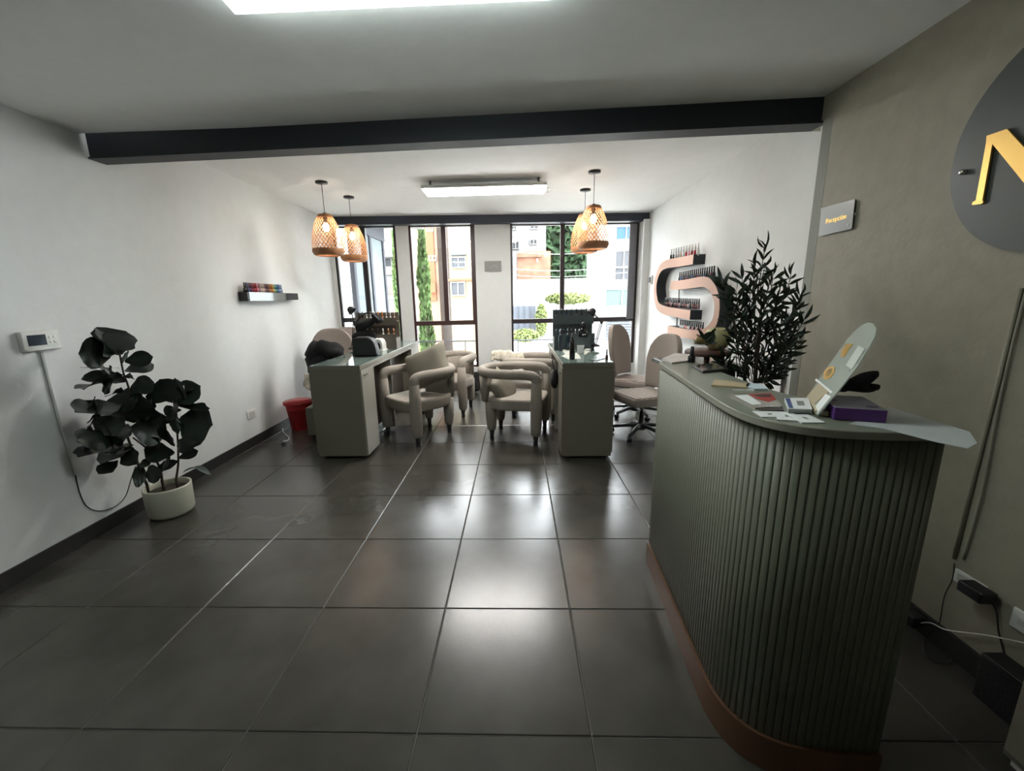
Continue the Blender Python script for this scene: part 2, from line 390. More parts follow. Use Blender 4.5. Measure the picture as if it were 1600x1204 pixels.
gd = W('garage_door', 'slatted white and grey garage door across the street', 'door', P(970, 530, y=18.6))
slab(gd, 946, 992, 492, 534, 18.75, .05, EXW, 'door_leaf')
for k in range(9): slab(gd, 948, 990, 495 + k * 4.2, 497 + k * 4.2, 18.6, .1, DGATE, 'slat')
def leafball(name, c, r, n, m_, lab, cat, ls=.12, squash=(1, 1, 1), kind=None, seed=1):
    rr = random.Random(seed); mb = MB()
    for k in range(n):
        d = Vector((rr.gauss(0, 1), rr.gauss(0, 1), rr.gauss(0, 1))).normalized() * (r * rr.uniform(.55, 1))
        p = Vector((d.x * squash[0], d.y * squash[1], d.z * squash[2])) + Vector(c)
        a = Vector((rr.gauss(0, 1), rr.gauss(0, 1), rr.gauss(0, 1))).normalized() * ls; b_ = a.orthogonal().normalized() * ls * .5
        mb.add([p - a, p + b_, p + a, p - b_], [(0, 1, 2, 3)])
    return mb
def tree(lab, u, v, y, r, n, m_, sq=(1, 1, 1), ls=.3, seed=1):
    c = P(u, v, y=y); t = W('tree', lab, 'tree', (c.x, c.y, -3.2))
    f = leafball('', c, r, n, m_, '', '', ls, sq, seed=seed).build('foliage', m_, t); f['kind'] = 'stuff'
    MB().tube([(c.x, c.y, -3.2), (c.x, c.y, c.z - r * sq[2] * .3)], .15, 6).build('trunk', BARK, t)
tree('tall dark green tree between the brick building and the centre mullion', 872, 400, 33, 2.5, 4200, TREEG, (1, .8, 1.6), .40, 2)
tree('dense green tree right of the centre mullion of the wide window', 915, 405, 39, 3.2, 4200, TREEG, (1, .8, 1.5), .50, 3)
tree('light yellow green tree top over the white house', 862, 358, 45, 1.8, 1600, TREEY, (1.4, 1, 1.2), .4, 4)
def cypress(lab, u, v0, v1, y, wpx, seed):
    a = P(u, v0, y=y); b_ = P(u, v1, y=y); h = a.z - b_.z; rr = random.Random(seed); rad = wpx / 2 * y / FPX
    t = W('cypress', lab, 'tree', (a.x, y, -3.2)); mb = MB()
    for k in range(2600):
        f = rr.random(); z = b_.z + h * f; rd = rad * (1 - .75 * f ** 3) * (1 + .18 * math.sin(f * 19 + seed)) * rr.uniform(.5, 1.05); th = rr.uniform(0, 2 * PI)
        p = Vector((a.x + rd * math.cos(th), y + rd * math.sin(th), z)); d = Vector((math.cos(th) * .4, math.sin(th) * .4, 1)).normalized() * .09
        s_ = d.cross(Vector((rr.gauss(0, 1), rr.gauss(0, 1), .1))).normalized() * .035
        mb.add([p - d * .5, p + s_, p + d, p - s_], [(0, 1, 2, 3)])
    f = mb.build('foliage', CYP, t); f['kind'] = 'stuff'
    MB().tube([(a.x, y, -3.2), (a.x, y, a.z - .4)], .05, 6).build('trunk', BARK, t)
cypress('slim columnar cypress at the left edge of the middle window', 656, 330, 640, 9.6, 20, 1)
cypress('slim columnar cypress beside the right frame of the left window', 614, 330, 620, 10.4, 15, 2)
def bush(lab, u, v, y, r, sq, m_, seed, n=700):
    c = P(u, v, y=y); o = leafball('', c, r, n, m_, '', '', .1, sq, seed=seed).build('bush', m_); tag(o, lab, 'bush')
bush('yellow green shrubs along the top of the white wall across the street', 888, 466, 18.5, .5, (2.0, .6, .5), TREEY, 5)
bush('low leafy bush in front of the grey driveway gate', 820, 524, 17.5, .5, (1.3, .6, .5), TREEY, 6)
bush('narrow climbing shrub beside the grey driveway gate', 846, 500, 18.2, .5, (.5, .5, 1.4), TREEY, 7)
bush('bright green bush at the foot of the cypress', 668, 552, 12.5, .45, (1.2, .6, .5), mat('lime_foliage', (0.0790, 0.0987, 0.0247), .8), 8)
# overhead wires
for k, (v0, v1, lab) in enumerate(((392, 396, 'uppermost overhead cable crossing the trees outside'), (419, 421, 'middle overhead cable crossing the trees outside'), (429, 430, 'lowest overhead cable crossing the trees outside'))):
    pts = [P(765, v0 - 2, y=21.05), P(870, (v0 + v1) / 2 + 3, y=20.5), P(1000, v1 - 6, y=24.05)]
    tag(MB().tube(smooth_path(pts, 5), .018, 5).build('overhead_cable', EXW), lab, 'cable')
# terrace slab and railing outside
S(MB().bx(-2.9, 2.4, 7.25, 8.6, .05, .2).build('trim_6', EXG))
rl = W('balcony_railing', 'thin grey metal railing outside the windows', 'railing', (-.2, 8.5, .2))
zr = P(700, 533, y=8.5).z
MB().tube([(-2.65, 8.5, zr), (2.3, 8.5, zr)], .014, 6).build('rail', RAILM, rl)
MB().tube([(-2.65, 8.5, .3), (2.3, 8.5, .3)], .010, 6).build('rail', RAILM, rl)
for x in (-2.2, -1.05, .02, 1.05, 2.1): MB().tube([(x, 8.5, .2), (x, 8.5, zr)], .012, 6).build('post', RAILM, rl)
# neighbouring glazed bay left of the cypress
ny = [7.35, 7.85, 8.25, 9.05]; nx = -2.78
nb = W('glazed_bay', 'grey framed glass side wall with white soffit outside the left window', 'wall', (nx, 8.2, .2))
zt = P(583, 378, y=9.05).z
for y_ in ny: MB().bx(nx - .04, nx + .04, y_ - .05, y_ + .05, .2, zt).build('mullion', BAYG, nb)
MB().bx(nx - .05, nx + .05, 7.3, 9.12, zt, zt + .28).build('head_beam', BAYG, nb)
for a, b_ in zip(ny[:-1], ny[1:]): MB().bx(nx - .01, nx + .01, a + .05, b_ - .05, .2, zt).build('pane', PALE, nb)
MB().bx(nx - 1, -1.95, 7.25, 9.4, zt + .28, zt + .36).build('soffit', EXW, nb)

# ================================================================== CEILING LIGHTS, PENDANTS
t = W('ceiling_light', 'large white rectangular ceiling light panel in front of the black beam', 'ceiling light', (-.37, 1.53, HF))
pl = [P(368, 23, z=2.50), P(530, 20, z=2.50), P(700, 9, z=2.50)]
A = P(368, 23, z=2.485); B = P(800, 3, z=2.485); kx = (B.y - A.y) / (B.x - A.x); x9 = A.x + 1.2
fp = [(A.x, A.y), (x9, A.y + kx * 1.2), (x9 + .02, A.y + kx * 1.2 - .3), (A.x + .02, A.y - .3)]
MB().prism(fp, 2.485, 2.51).build('diffuser', TUBE, t, bevel=.004)
MB().prism(fp, 2.5105, HF).build('housing', WPLAS, t)
t = W('ceiling_light', 'white rectangular ceiling light panel between the rattan pendants', 'ceiling light', (-.33, 4.89, HB))
MB().bx(-.975, .32, 4.745, 5.035, 2.60, 2.612).build('diffuser', TUBE2, t)
MB().bx(-.99, .335, 4.73, 5.05, 2.6125, 2.645).build('tray', WPLAS, t)
for (x, y) in ((-.9, 4.8), (-.9, 4.98), (.25, 4.8), (.25, 4.98)): MB().bx(x - .01, x + .01, y - .01, y + .01, 2.645, HB).build('bracket', GREYAL, t)
mb = MB(); mb.tube([(.36 + .022 * math.cos(a), 4.9 + .0 * a, 2.60 + .022 * math.sin(a)) for a in [2 * PI * k / 16 for k in range(16)]], .003, 6, closed=True)
mb.tube([(.33, 4.9, 2.66), (.36, 4.9, 2.622)], .002, 5)
tag(mb.build('pull_ring', CHROME), 'small pull ring hanging at the right end of the rear ceiling light', 'ring')
def pendant(label, x, y, zt_, zb_, rz):
    t = W('pendant_lamp', label, 'pendant lamp', (x, y, HB), 'rattan pendant lamps')
    MB().lathe([(.02, HB), (.062, HB), (.062, HB - .018), (.01, HB - .026)], (x, y, 0), 20).build('canopy', BLK, t)
    MB().tube([(x, y, HB - .02), (x, y, zt_ - .03)], .0032, 6).build('cord', BLK, t)
    MB().lathe([(.018, zt_ + .02), (.02, zt_ - .06), (.016, zt_ - .075)], (x, y, 0), 10).build('socket', BLK, t)
    H = zt_ - zb_
    def rad(f):       # f 0 top .. 1 bottom
        pr_ = [(0, .068), (.12, .098), (.3, .130), (.5, .152), (.7, .163), (.85, .162), (.94, .150), (1, .125)]
        for (a, ra), (b_, rb) in zip(pr_[:-1], pr_[1:]):
            if f <= b_: return ra + (rb - ra) * (f - a) / (b_ - a)
        return pr_[-1][1]
    mb = MB(); n = 27; seg = 22
    for sg in (1, -1):
        for k in range(n):
            vs = []; fs = []
            for i in range(seg + 1):
                f = i / seg; th = 2 * PI * k / n + sg * f * 2.0 + rz; r0 = rad(f) + (.0012 if (i + k) % 2 else -.0012) * sg; dw = .0036 / max(r0, .05)
                z = zt_ - f * H
                vs += [(x + r0 * math.cos(th - dw), y + r0 * math.sin(th - dw), z), (x + r0 * math.cos(th + dw), y + r0 * math.sin(th + dw), z)]
            for i in range(seg): fs.append((2 * i, 2 * i + 1, 2 * i + 3, 2 * i + 2))
            mb.add(vs, fs)
    o = mb.build('woven_shade', RATTAN, t)
    MB().lathe([(.160, zb_ + H * .17), (.164, zb_ + H * .10), (.150, zb_ + H * .03), (.128, zb_), (.122, zb_ + .004), (.146, zb_ + H * .05), (.157, zb_ + H * .13)], (x, y, 0), 32, cap=False).build('rim_band', RATTAND, t)
    MB().lathe([(.066, zt_ + .004), (.072, zt_), (.084, zt_ - H * .07), (.078, zt_ - H * .07), (.062, zt_)], (x, y, 0), 24, cap=False).build('top_band', RATTAND, t)
    MB().pillow((x, y, zt_ - .125), (.062, .062, .085), 2.1, 14, 10).build('bulb', BULB, t)
    return t
pendant('rattan pendant lamp, nearer of the pair over the left desk', -2.03, 4.70, 2.372, 1.955, 0)
pendant('rattan pendant lamp, farther of the pair over the left desk', -2.0, 5.36, 2.375, 1.95, .3)
pendant('rattan pendant lamp, nearer of the pair over the right desk', .805, 4.62, 2.37, 1.945, .1)
pendant('rattan pendant lamp, farther of the pair over the right desk', .83, 5.35, 2.42, 1.985, .5)

# ================================================================== RECEPTION COUNTER
ZT = 1.12; KH = .12
path = []
far = Vector((.722, 2.12)); 
def cpath():
    pts = [far, Vector((.672, 1.36))]
    ctrl = [Vector((.672, 1.36)), Vector((.668, 1.235)), Vector((.688, 1.145)), Vector((.735, 1.082)), Vector((.815, 1.042)), Vector((.93, 1.024)), Vector((1.062, 1.020))]
    sp = smooth_path([Vector((p.x, p.y, 0)) for p in ctrl], 10)
    return [far] + [Vector((p.x, p.y)) for p in sp]
CPT = cpath()
def resample(pts, step):
    L = [0]
    for a, b_ in zip(pts[:-1], pts[1:]): L.append(L[-1] + (b_ - a).length)
    n = round(L[-1] / step); out = []
    for i in range(n + 1):
        d = L[-1] * i / n; k = max(j for j in range(len(L)) if L[j] <= d + 1e-9); k = min(k, len(pts) - 2)
        t_ = (d - L[k]) / (L[k + 1] - L[k]); p = pts[k].lerp(pts[k + 1], t_); a = pts[max(k - 1, 0)]; b_ = pts[min(k + 2, len(pts) - 1)]
        out.append((p, (b_ - a).normalized()))
    return out
def offset(pts, d):     # to the customer side (left of travel = negative)
    out = []
    for i, p in enumerate(pts):
        a = pts[max(i - 1, 0)]; b_ = pts[min(i + 1, len(pts) - 1)]; t_ = (b_ - a).normalized(); out.append(p + Vector((t_.y, -t_.x)) * d)
    return out
rc = W('reception_counter', 'curved sage green fluted reception counter with a brown metallic plinth', 'counter', (.9, 1.5, 0))
def ribbon(pts, d0, d1, z0, z1, name, mt, root, bevel=0):
    a = offset(pts, d0); b_ = offset(pts, d1)
    return MB().prism(a + b_[::-1], z0, z1).build(name, mt, root, bevel=bevel)
ribbon(CPT, .012, -.03, 0, KH, 'plinth', COPPER, rc)
ribbon(CPT, -.004, -.035, KH, ZT - .025, 'body_panel', SAGE, rc)
def ribbon_quads(pts, d, z0, z1): pass
prof = [(math.copysign(abs(math.cos(a)) ** .62, math.cos(a)) * .0103, abs(math.sin(a)) ** .62 * .0055) for a in [PI * k / 8 for k in range(9)]]
slm = None
for (p, t_) in resample(CPT, .0212)[:-1]:
    p = p + t_ * .0106
    if slm is None:
        mb = MB(); mb.prism([(x, -y) for x, y in prof][::-1], KH, ZT - .026); o = mb.build('flute', SAGE)
        for q in o.data.polygons: q.use_smooth = abs(q.normal.z) < .5
        slm = o.data
    else:
        o = bpy.data.objects.new('flute', slm); COL.objects.link(o)
    o.parent = rc; n_ = Vector((t_.y, -t_.x)); o.location = Vector((p.x - n_.x * .004, p.y - n_.y * .004, 0)) - Vector((.9, 1.5, 0)); o.rotation_euler = (0, 0, math.atan2(t_.y, t_.x))
# which side is outside: (t.y,-t.x) for t pointing to -y is (-1,0): customer side
inner = [P(1075, 551, z=ZT), P(1135, 581, z=ZT), P(1200, 608, z=ZT), Vector((.93, 1.40, 0)), Vector((1.02, 1.30, 0)), Vector((1.20, 1.26, 0)), Vector((1.24, 1.03, 0))]
top_out = offset(CPT, .016); top_out[0] = Vector((.738, 2.17))
inner2 = [Vector((.745, 2.20)), Vector((.80, 2.225)), Vector((.92, 2.15)), Vector((.905, 1.60)), Vector((.925, 1.42)), Vector((1.0, 1.32)), Vector((1.072, 1.29)), Vector((1.072, 1.004))]
poly = top_out[:-1] + inner2[::-1]
MB().prism([(p[0], p[1]) for p in poly], ZT - .022, ZT).build('counter_top', SAGETOP, rc, bevel=.002)
eo = offset(CPT, .0185); eo[0] = Vector((.7365, 2.17))
MB().prism(eo + top_out[::-1], ZT - .020, ZT - .001).build('edge_band', SAGEEDGE, rc)
ribbon([Vector((.90, 2.10)), Vector((.90, 1.6)), Vector((.93, 1.42))], .0, .02, .02, ZT - .03, 'back_panel', SAGE, rc)
MB().bx(.72, .90, 2.10, 2.12, .02, ZT - .03).build('end_panel', SAGE, rc)
MB().bx(1.045, 1.062, 1.03, 1.28, .0, ZT - .03).build('end_panel', SAGE, rc)
# ---- back unit behind counter with wooden riser
bu = W('back_desk', 'dark grey low desk behind the far end of the reception counter', 'desk', (1.2, 2.65, 0))
MB().bx(.93, 1.36, 2.46, 2.9, 1.02, 1.045).build('desk_top', mat('dark_grey_top', (.13, .14, .13), .2), bu, bevel=.003)
MB().bx(1.0, 1.30, 2.50, 2.86, .0, 1.02).build('cabinet', mat('charcoal_laminate', (.035, .04, .042), .5), bu)
wt = W('wooden_riser', 'round walnut serving riser on short legs behind the counter', 'tray', (1.17, 2.6, 1.045))
MB().lathe([(.0, 1.098), (.118, 1.098), (.13, 1.104), (.13, 1.122), (.120, 1.130), (0, 1.130)], (1.17, 2.6, 0), 32, cap=False).build('board', WOOD, wt)
for k in range(4):
    a = PI / 4 + k * PI / 2 + .3; MB().lathe([(.011, 1.045), (.014, 1.098)], (1.17 + .085 * math.cos(a), 2.6 + .085 * math.sin(a), 0), 8).build('leg', WOOD, wt)
vz = W('vase', 'round ochre ceramic vase on the walnut riser', 'vase', (1.22, 2.6, 1.13))
MB().lathe([(.02, 1.13), (.045, 1.135), (.068, 1.165), (.074, 1.205), (.065, 1.245), (.04, 1.262), (.036, 1.258), (.058, 1.24), (.066, 1.2)], (1.225, 2.6, 0), 28, cap=False).build('body', YEL, vz)
fb = MB()
rr = random.Random(3)
cf = P(1094, 538, y=2.53)
for k in range(26):
    d = Vector((rr.gauss(0, 1), rr.gauss(0, 1), abs(rr.gauss(0, .8)))).normalized() * .055; s_ = d.cross(Vector((0, 0, 1))).normalized() * .02
    fb.add([cf, cf + d * .6 + s_, cf + d, cf + d * .6 - s_], [(0, 1, 2, 3)])
bq = W('flower_spray', 'pale yellow flower with dark green leaves lying on the walnut riser', 'flower', (1.10, 2.58, 1.13))
fb.build('flower_head', YEL, bq)
def blade(mb, a, b_, wd, up, curve=.0, mi=0, n=6, shape=0, fold=.12):
    """a leaf from a to b_, half width wd, face normal roughly up"""
    a = Vector(a); b_ = Vector(b_); L = b_ - a; D = L.normalized(); S_ = D.cross(Vector(up)).normalized(); N_ = S_.cross(D)
    vs = []; fs = []
    for i in range(n + 1):
        f = i / n
        wf_ = math.sin(PI * f ** .8) ** .75 if shape == 0 else (math.sin(PI * min(1, (.04 + f * .96)) ** 1.55) ** .62 * (1 if f < .98 else .6))
        c = a + L * f + N_ * (curve * math.sin(PI * f) * L.length); ww = wd * max(wf_, .03)
        rip = N_ * (math.sin(f * 17) * wd * .07 if shape else 0)
        vs += [c - S_ * ww + N_ * ww * fold * 2 + rip, c - S_ * ww * .5 + N_ * ww * fold * .6, c, c + S_ * ww * .5 + N_ * ww * fold * .6, c + S_ * ww + N_ * ww * fold * 2 - rip]
    for i in range(n):
        for k in range(4): fs.append((i * 5 + k, i * 5 + k + 1, i * 5 + k + 6, i * 5 + k + 5))
    mb.add(vs, fs, mi, True)
for (u0, v0, u1, v1, wd) in ((1103, 540, 1118, 512, .024), (1104, 538, 1130, 520, .026), (1100, 534, 1090, 512, .012), (1098, 532, 1112, 518, .022), (1110, 530, 1122, 535, .012), (1101, 536, 1088, 522, .01)):
    mb = MB(); blade(mb, P(u0, v0, y=2.56), P(u1, v1, y=2.56), wd, (0, -1, .4), .1); mb.build('leaf', LEAFU, bq)
# ---- things on the counter
def bottle(label, loc, mtb, mtc, h=.075, w_=.013, group=None, name='nail_polish_bottle', cat='nail polish', parts=True):
    t = W(name, label, cat, loc, group); x, y, z = loc; bh = h * .5
    MB().lathe([(w_ * .9, z), (w_, z + .002), (w_, z + bh * .8), (w_ * .45, z + bh)], (x, y, 0), 12).build('bottle_body', mtb, t)
    MB().lathe([(w_ * .55, z + bh), (w_ * .62, z + bh + .002), (w_ * .45, z + h)], (x, y, 0), 10).build('cap', mtc, t); return t
p = P(1080, 566, z=ZT); bottle('black nail polish bottle standing on the far end of the reception counter', (p.x, p.y, ZT), BLKGL, BLK, .082, .0185)
tb = W('tablet', 'black tablet lying on the reception counter beyond the polish bottle', 'tablet', P(1105, 578, z=ZT))
q = [P(1080, 573, z=ZT), P(1098, 583, z=ZT), P(1134, 580, z=ZT), P(1118, 570, z=ZT)]
MB().prism([(v.x, v.y) for v in q], ZT, ZT + .010).build('case', BLK, tb, bevel=.002)
cq = sum(q, Vector()) / 4; MB().prism([(cq.x + (v.x - cq.x) * .88, cq.y + (v.y - cq.y) * .88) for v in q], ZT + .010, ZT + .0112).build('screen', BLKGL, tb)
def flat(name, lab, cat, pix, th, m_, z=ZT, extra=None):
    q = [P(u, v, z=z + th) for u, v in pix]; c = sum(q, Vector()) / len(q)
    t = W(name, lab, cat, (c.x, c.y, z)); MB().prism([(v.x, v.y) for v in q], z, z + th).build('sheet' if th < .004 else 'cover', m_, t)
    return t, q
flat('notebook', 'kraft brown notebook on the reception counter', 'notebook', [(1112, 601), (1168, 604.5), (1172, 599), (1118, 592)], .006, KRAFT)
flat('notebook', 'small pale blue pad beside the kraft notebook', 'notepad', [(1165, 603), (1178, 607), (1200, 607), (1185, 599), (1168, 598)], .006, mat('pale_blue_paper', (.50, .60, .66), .6))
flat('paper_bag', 'crumpled clear bag with pink print at the far end of the counter', 'bag', [(1034, 560), (1050, 566), (1076, 563), (1078, 553), (1055, 551)], .008, mat('milky_plastic', (.55, .50, .46), .3, bump=.6, scale=30, var=.15))
t, q = flat('magazine', 'glossy magazine with a red and white cover on the counter', 'magazine', [(1137, 616), (1180, 637), (1222, 634), (1205, 613)], .004, mat('magazine_cover', (.30, .27, .23), .3, var=.5, scale=25))
def inset(t, q, us, z, th, m_, name='print'):
    q4 = q[:4]
    def uv(u, v):
        a = q4[0].lerp(q4[3], u); b_ = q4[1].lerp(q4[2], u); return a.lerp(b_, v)
    pts = [uv(u, v) for u, v in us]; return MB().prism([(p.x, p.y) for p in pts], z, z + th).build(name, m_, t)
inset(t, q, [(.45, .05), (.98, .05), (.98, .55), (.7, .7), (.5, .45)], ZT + .004, .0006, mat('red_print', (.40, .035, .03), .35))
inset(t, q, [(.1, .1), (.42, .1), (.42, .8), (.1, .8)], ZT + .004, .0006, WPAP)
inset(t, q, [(.55, .1), (.95, .15), (.9, .35), (.6, .3)], ZT + .0046, .0005, mat('dark_print', (.05, .045, .04), .35))
t, q = flat('magazine', 'dark brown leaflet with white lettering below the red magazine', 'leaflet', [(1174, 630), (1187, 640), (1225, 641), (1222, 633)], .002, mat('leaflet_brown', (.07, .055, .05), .35))
c = (q[0] + q[1] + q[2] + q[3]) / 4; ax = (q[2] - q[1]).normalized(); ay = Vector((-ax.y, ax.x, 0))
text('NAILS', .022, basis(c + Vector((0, 0, .003)), ax, ay, Vector((0, 0, 1))), WPAP, 'lettering', t, .0003)
t, q = flat('leaflet', 'clear leaflet with faint white lettering beside the kraft notebook', 'leaflet', [(1143, 606), (1152, 614), (1185, 613), (1172, 604)], .001, SAGETOP)
c = (q[0] + q[1] + q[2] + q[3]) / 4
text('lovely', .03, basis(c + Vector((0, 0, .0012)), ax, ay, Vector((0, 0, 1))), WPAP, 'lettering', t, .0003)
for k, (pix, lab) in enumerate((([(1176, 642), (1190, 651), (1214, 651), (1226, 643)], 'white business card nearest the counter edge, leftmost of the loose cards'),
                                ([(1213, 645), (1214, 655), (1247, 657), (1240, 642)], 'white business card in the middle of the loose cards'),
                                ([(1228, 647), (1253, 659.5), (1290, 659.5), (1262, 647)], 'white business card with a small grey mark, rightmost of the loose cards'))):
    t, q = flat('business_card', lab, 'card', pix, .0015 + .001 * k, WPAP, ZT)
    inset(t, q, [(.45, .35), (.62, .35), (.62, .6), (.45, .6)], ZT + .0015 + .001 * k, .0003, mat('grey_mark', (.2, .2, .18), .5), 'printed_mark')
# card box
t = W('card_box', 'small box of white and blue cards on the counter', 'box', P(1245, 643, z=ZT + .003))
q = [P(1231, 645, z=ZT + .003), P(1268, 646, z=ZT + .003), P(1262, 628, z=ZT + .003), P(1225, 628, z=ZT + .003)]
MB().prism([(v.x, v.y) for v in q], ZT + .0035, ZT + .014).build('box_body', mat('pale_grey_card', (.42, .46, .44), .5), t, bevel=.001)
MB().prism([(v.x, v.y) for v in q], ZT + .014, ZT + .0165).build('top_card', WPAP, t)
def uvq(q, u, v): return q[0].lerp(q[1], u).lerp(q[3].lerp(q[2], u), v)
MB().prism([(uvq(q, a, b_).x, uvq(q, a, b_).y) for a, b_ in ((.03, .05), (.22, .05), (.22, .95), (.03, .95))], ZT + .0165, ZT + .0170).build('blue_print', mat('blue_print', (.05, .09, .25), .4), t)
MB().prism([(uvq(q, a, b_).x, uvq(q, a, b_).y) for a, b_ in ((.45, .3), (.75, .3), (.75, .7), (.45, .7))], ZT + .0165, ZT + .0169).build('grey_print', MATS['grey_mark'], t)
# leaning acrylic display
A0 = P(1277, 649, z=ZT + .004); A1 = P(1264, 628, z=ZT + .004); ex = (A1 - A0).normalized(); wd = (A1 - A0).length
lean = math.radians(25); side = Vector((-ex.y, ex.x, 0)); side = side if side.x > 0 else -side
ez = (Vector((0, 0, 1)) * math.cos(lean) + side * math.sin(lean)).normalized(); en = ex.cross(ez)
Mb = basis(A0, ex, ez, en)
def inplane(u, v):      # pixel -> board coordinates
    d = CAMR @ Vector(((u - CX) / FPX, 1, -(v - CY) / FPX)); t_ = (A0 - CAMC).dot(en) / d.dot(en); h = CAMC + d * t_ - A0
    return (h.dot(ex), h.dot(ez))
ab = W('acrylic_sign', 'tall round-topped frosted acrylic sign with gold emblem leaning on the counter', 'sign', A0)
out = [inplane(*p_) for p_ in ((1277, 649), (1310, 610), (1340, 572), (1358, 542), (1367, 526), (1369, 513), (1365, 505.5), (1356, 503.5), (1345, 508), (1334, 518), (1322, 532), (1305, 556), (1282, 588), (1260, 622))]
MB().prism(out, 0, .003, M=Mb).build('panel', ACRY, ab)
def ip(name, pix, m_, z0, z1): return MB().prism([inplane(*p_) for p_ in pix], z0, z1, M=Mb).build(name, m_, ab)
for side_ in ((-.0015, 0), ):
    pass
FR = -1 if (Mb.to_3x3() @ Vector((0, 0, 1))).dot(CAMC - A0) < 0 else 1
f0, f1 = (.003, .0045) if FR > 0 else (-.0015, 0)
ip('gold_emblem', [(1286.5, 590), (1288, 581), (1294, 574), (1301, 571.5), (1305, 574), (1304, 582), (1298, 590), (1291, 593.5)], GOLD, f0, f1)
ip('emblem_inner', [(1290, 588), (1291, 582), (1295, 577), (1300, 575), (1301.5, 577), (1300.5, 582), (1296, 588), (1292, 590.5)], ACRY, f0, f1 + (.0006 if FR > 0 else 0))
for pix in ([(1313, 556), (1319, 558), (1326, 548), (1320, 546)], [(1314, 550), (1321, 553), (1330, 541), (1322, 539)], [(1320, 541), (1329, 543), (1333, 537.5), (1323, 537)]): ip('gold_lettering', pix, GOLD, f0, f1)
ip('ledge', [(1274, 594), (1299, 615), (1302, 612.5), (1276, 591.5)], WPAP, f0, f1 * 2 if FR > 0 else 0)
ip('ledge', [(1304, 565), (1327, 580), (1329, 577.5), (1306, 562.5)], ACRY, f0, f1)
ip('tan_card', [(1260, 621), (1271, 632), (1296, 612), (1280, 598)], mat('tan_card', (.36, .29, .17), .5), f0, f1)
ip('white_card', [(1270, 641), (1278, 646), (1299, 620), (1291, 615)], WPAP, f0, f1)
ip('white_card', [(1322, 571), (1332, 577), (1352, 545), (1342, 540)], mat('frosted_label', (.5, .53, .48), .4), f0, f1)
MB().box((A0 + ex * wd * .5 + side * .012 + Vector((0, 0, .004))), (wd * .8, .03, .012), math.atan2(ex.y, ex.x)).build('wooden_foot', CREAM, ab)
# purple box with a black bow on it
b0 = P(1302, 655, z=ZT + .002); b1 = P(1384, 661, z=ZT + .002); fx = (b1 - b0).normalized(); fy = Vector((-fx.y, fx.x, 0)); fw = (b1 - b0).length
bz = W('glove_box', 'lilac and purple cardboard box near the right end of the counter', 'box', (b0 + b1) / 2)
MB().box(b0 + fx * fw / 2 + fy * .085 + Vector((0, 0, .0165)), (fw, .17, .033), math.atan2(fx.y, fx.x)).build('carton', PURP, bz, bevel=.0015)
MB().box(b0 + fx * fw / 2 + fy * .085 + Vector((0, 0, .0336)), (fw * .99, .168, .0012), math.atan2(fx.y, fx.x)).build('lid_print', LILAC, bz)
MB().box(b0 + fx * fw * .12 + fy * .12 + Vector((0, 0, .0344)), (fw * .22, .07, .0008), math.atan2(fx.y, fx.x)).build('purple_corner_print', PURP, bz)
MB().box(b0 + fx * fw * .80 + fy * .03 + Vector((0, 0, .0346)), (fw * .22, .012, .0006), math.atan2(fx.y, fx.x)).build('small_print', PURP, bz)
bw = W('hair_bow', 'black fabric bow lying on the purple box', 'bow', b0 + fx * fw * .4 + fy * .12 + Vector((0, 0, .036)))
cb = P(1322, 603, y=b0.y + .09)
mb = MB()
for (u, v, du, dv, sx, sz, an) in ((1344, 592, 0, 0, .058, .026, .55), (1334, 605, 0, 0, .075, .024, -.12), (1312, 600, 0, 0, .05, .03, .3), (1354, 604, 0, 0, .035, .02, .0)):
    c = P(u + 5, v, y=b0.y + .11); mb.pillow(c, (sx * 1.35, .05, sz * 1.25), 2.2, 14, 8, M=Matrix.Rotation(-an, 4, 'Y'), ns=.006, nf=30, seed=u)
mb.build('loops', BLKCL, bw)
# large paper sheets over the corner
ps = W('paper_sheet', 'large white paper sheet overhanging the right end of the counter', 'paper', P(1450, 675, z=ZT + .002))
SHEETC = Vector((.98, 1.06, ZT + .0025))
cor = [P(1327, 662, z=ZT + .0015), P(1390, 635, z=ZT + .0015), P(1515, 674, z=ZT + .0015), P(1527, 692, z=ZT - .003), P(1512, 700, z=ZT + .0005), P(1463, 690, z=ZT + .0015), P(1380, 669, z=ZT + .0015)]
def sheet(cor, m_, name, root, th=.0012):
    n = len(cor); c = SHEETC; vs = [c] + cor + [c - Vector((0, 0, th))] + [p_ - Vector((0, 0, th)) for p_ in cor]
    fs = [(0, 1 + i, 1 + (i + 1) % n) for i in range(n)] + [(n + 1, n + 2 + (i + 1) % n, n + 2 + i) for i in range(n)] + [(1 + i, n + 2 + i, n + 2 + (i + 1) % n, 1 + (i + 1) % n) for i in range(n)]
    return MB().add(vs, fs).build(name, m_, root)
sheet(cor, mat('blueish_paper', (.55, .57, .57), .6), 'sheet', ps)

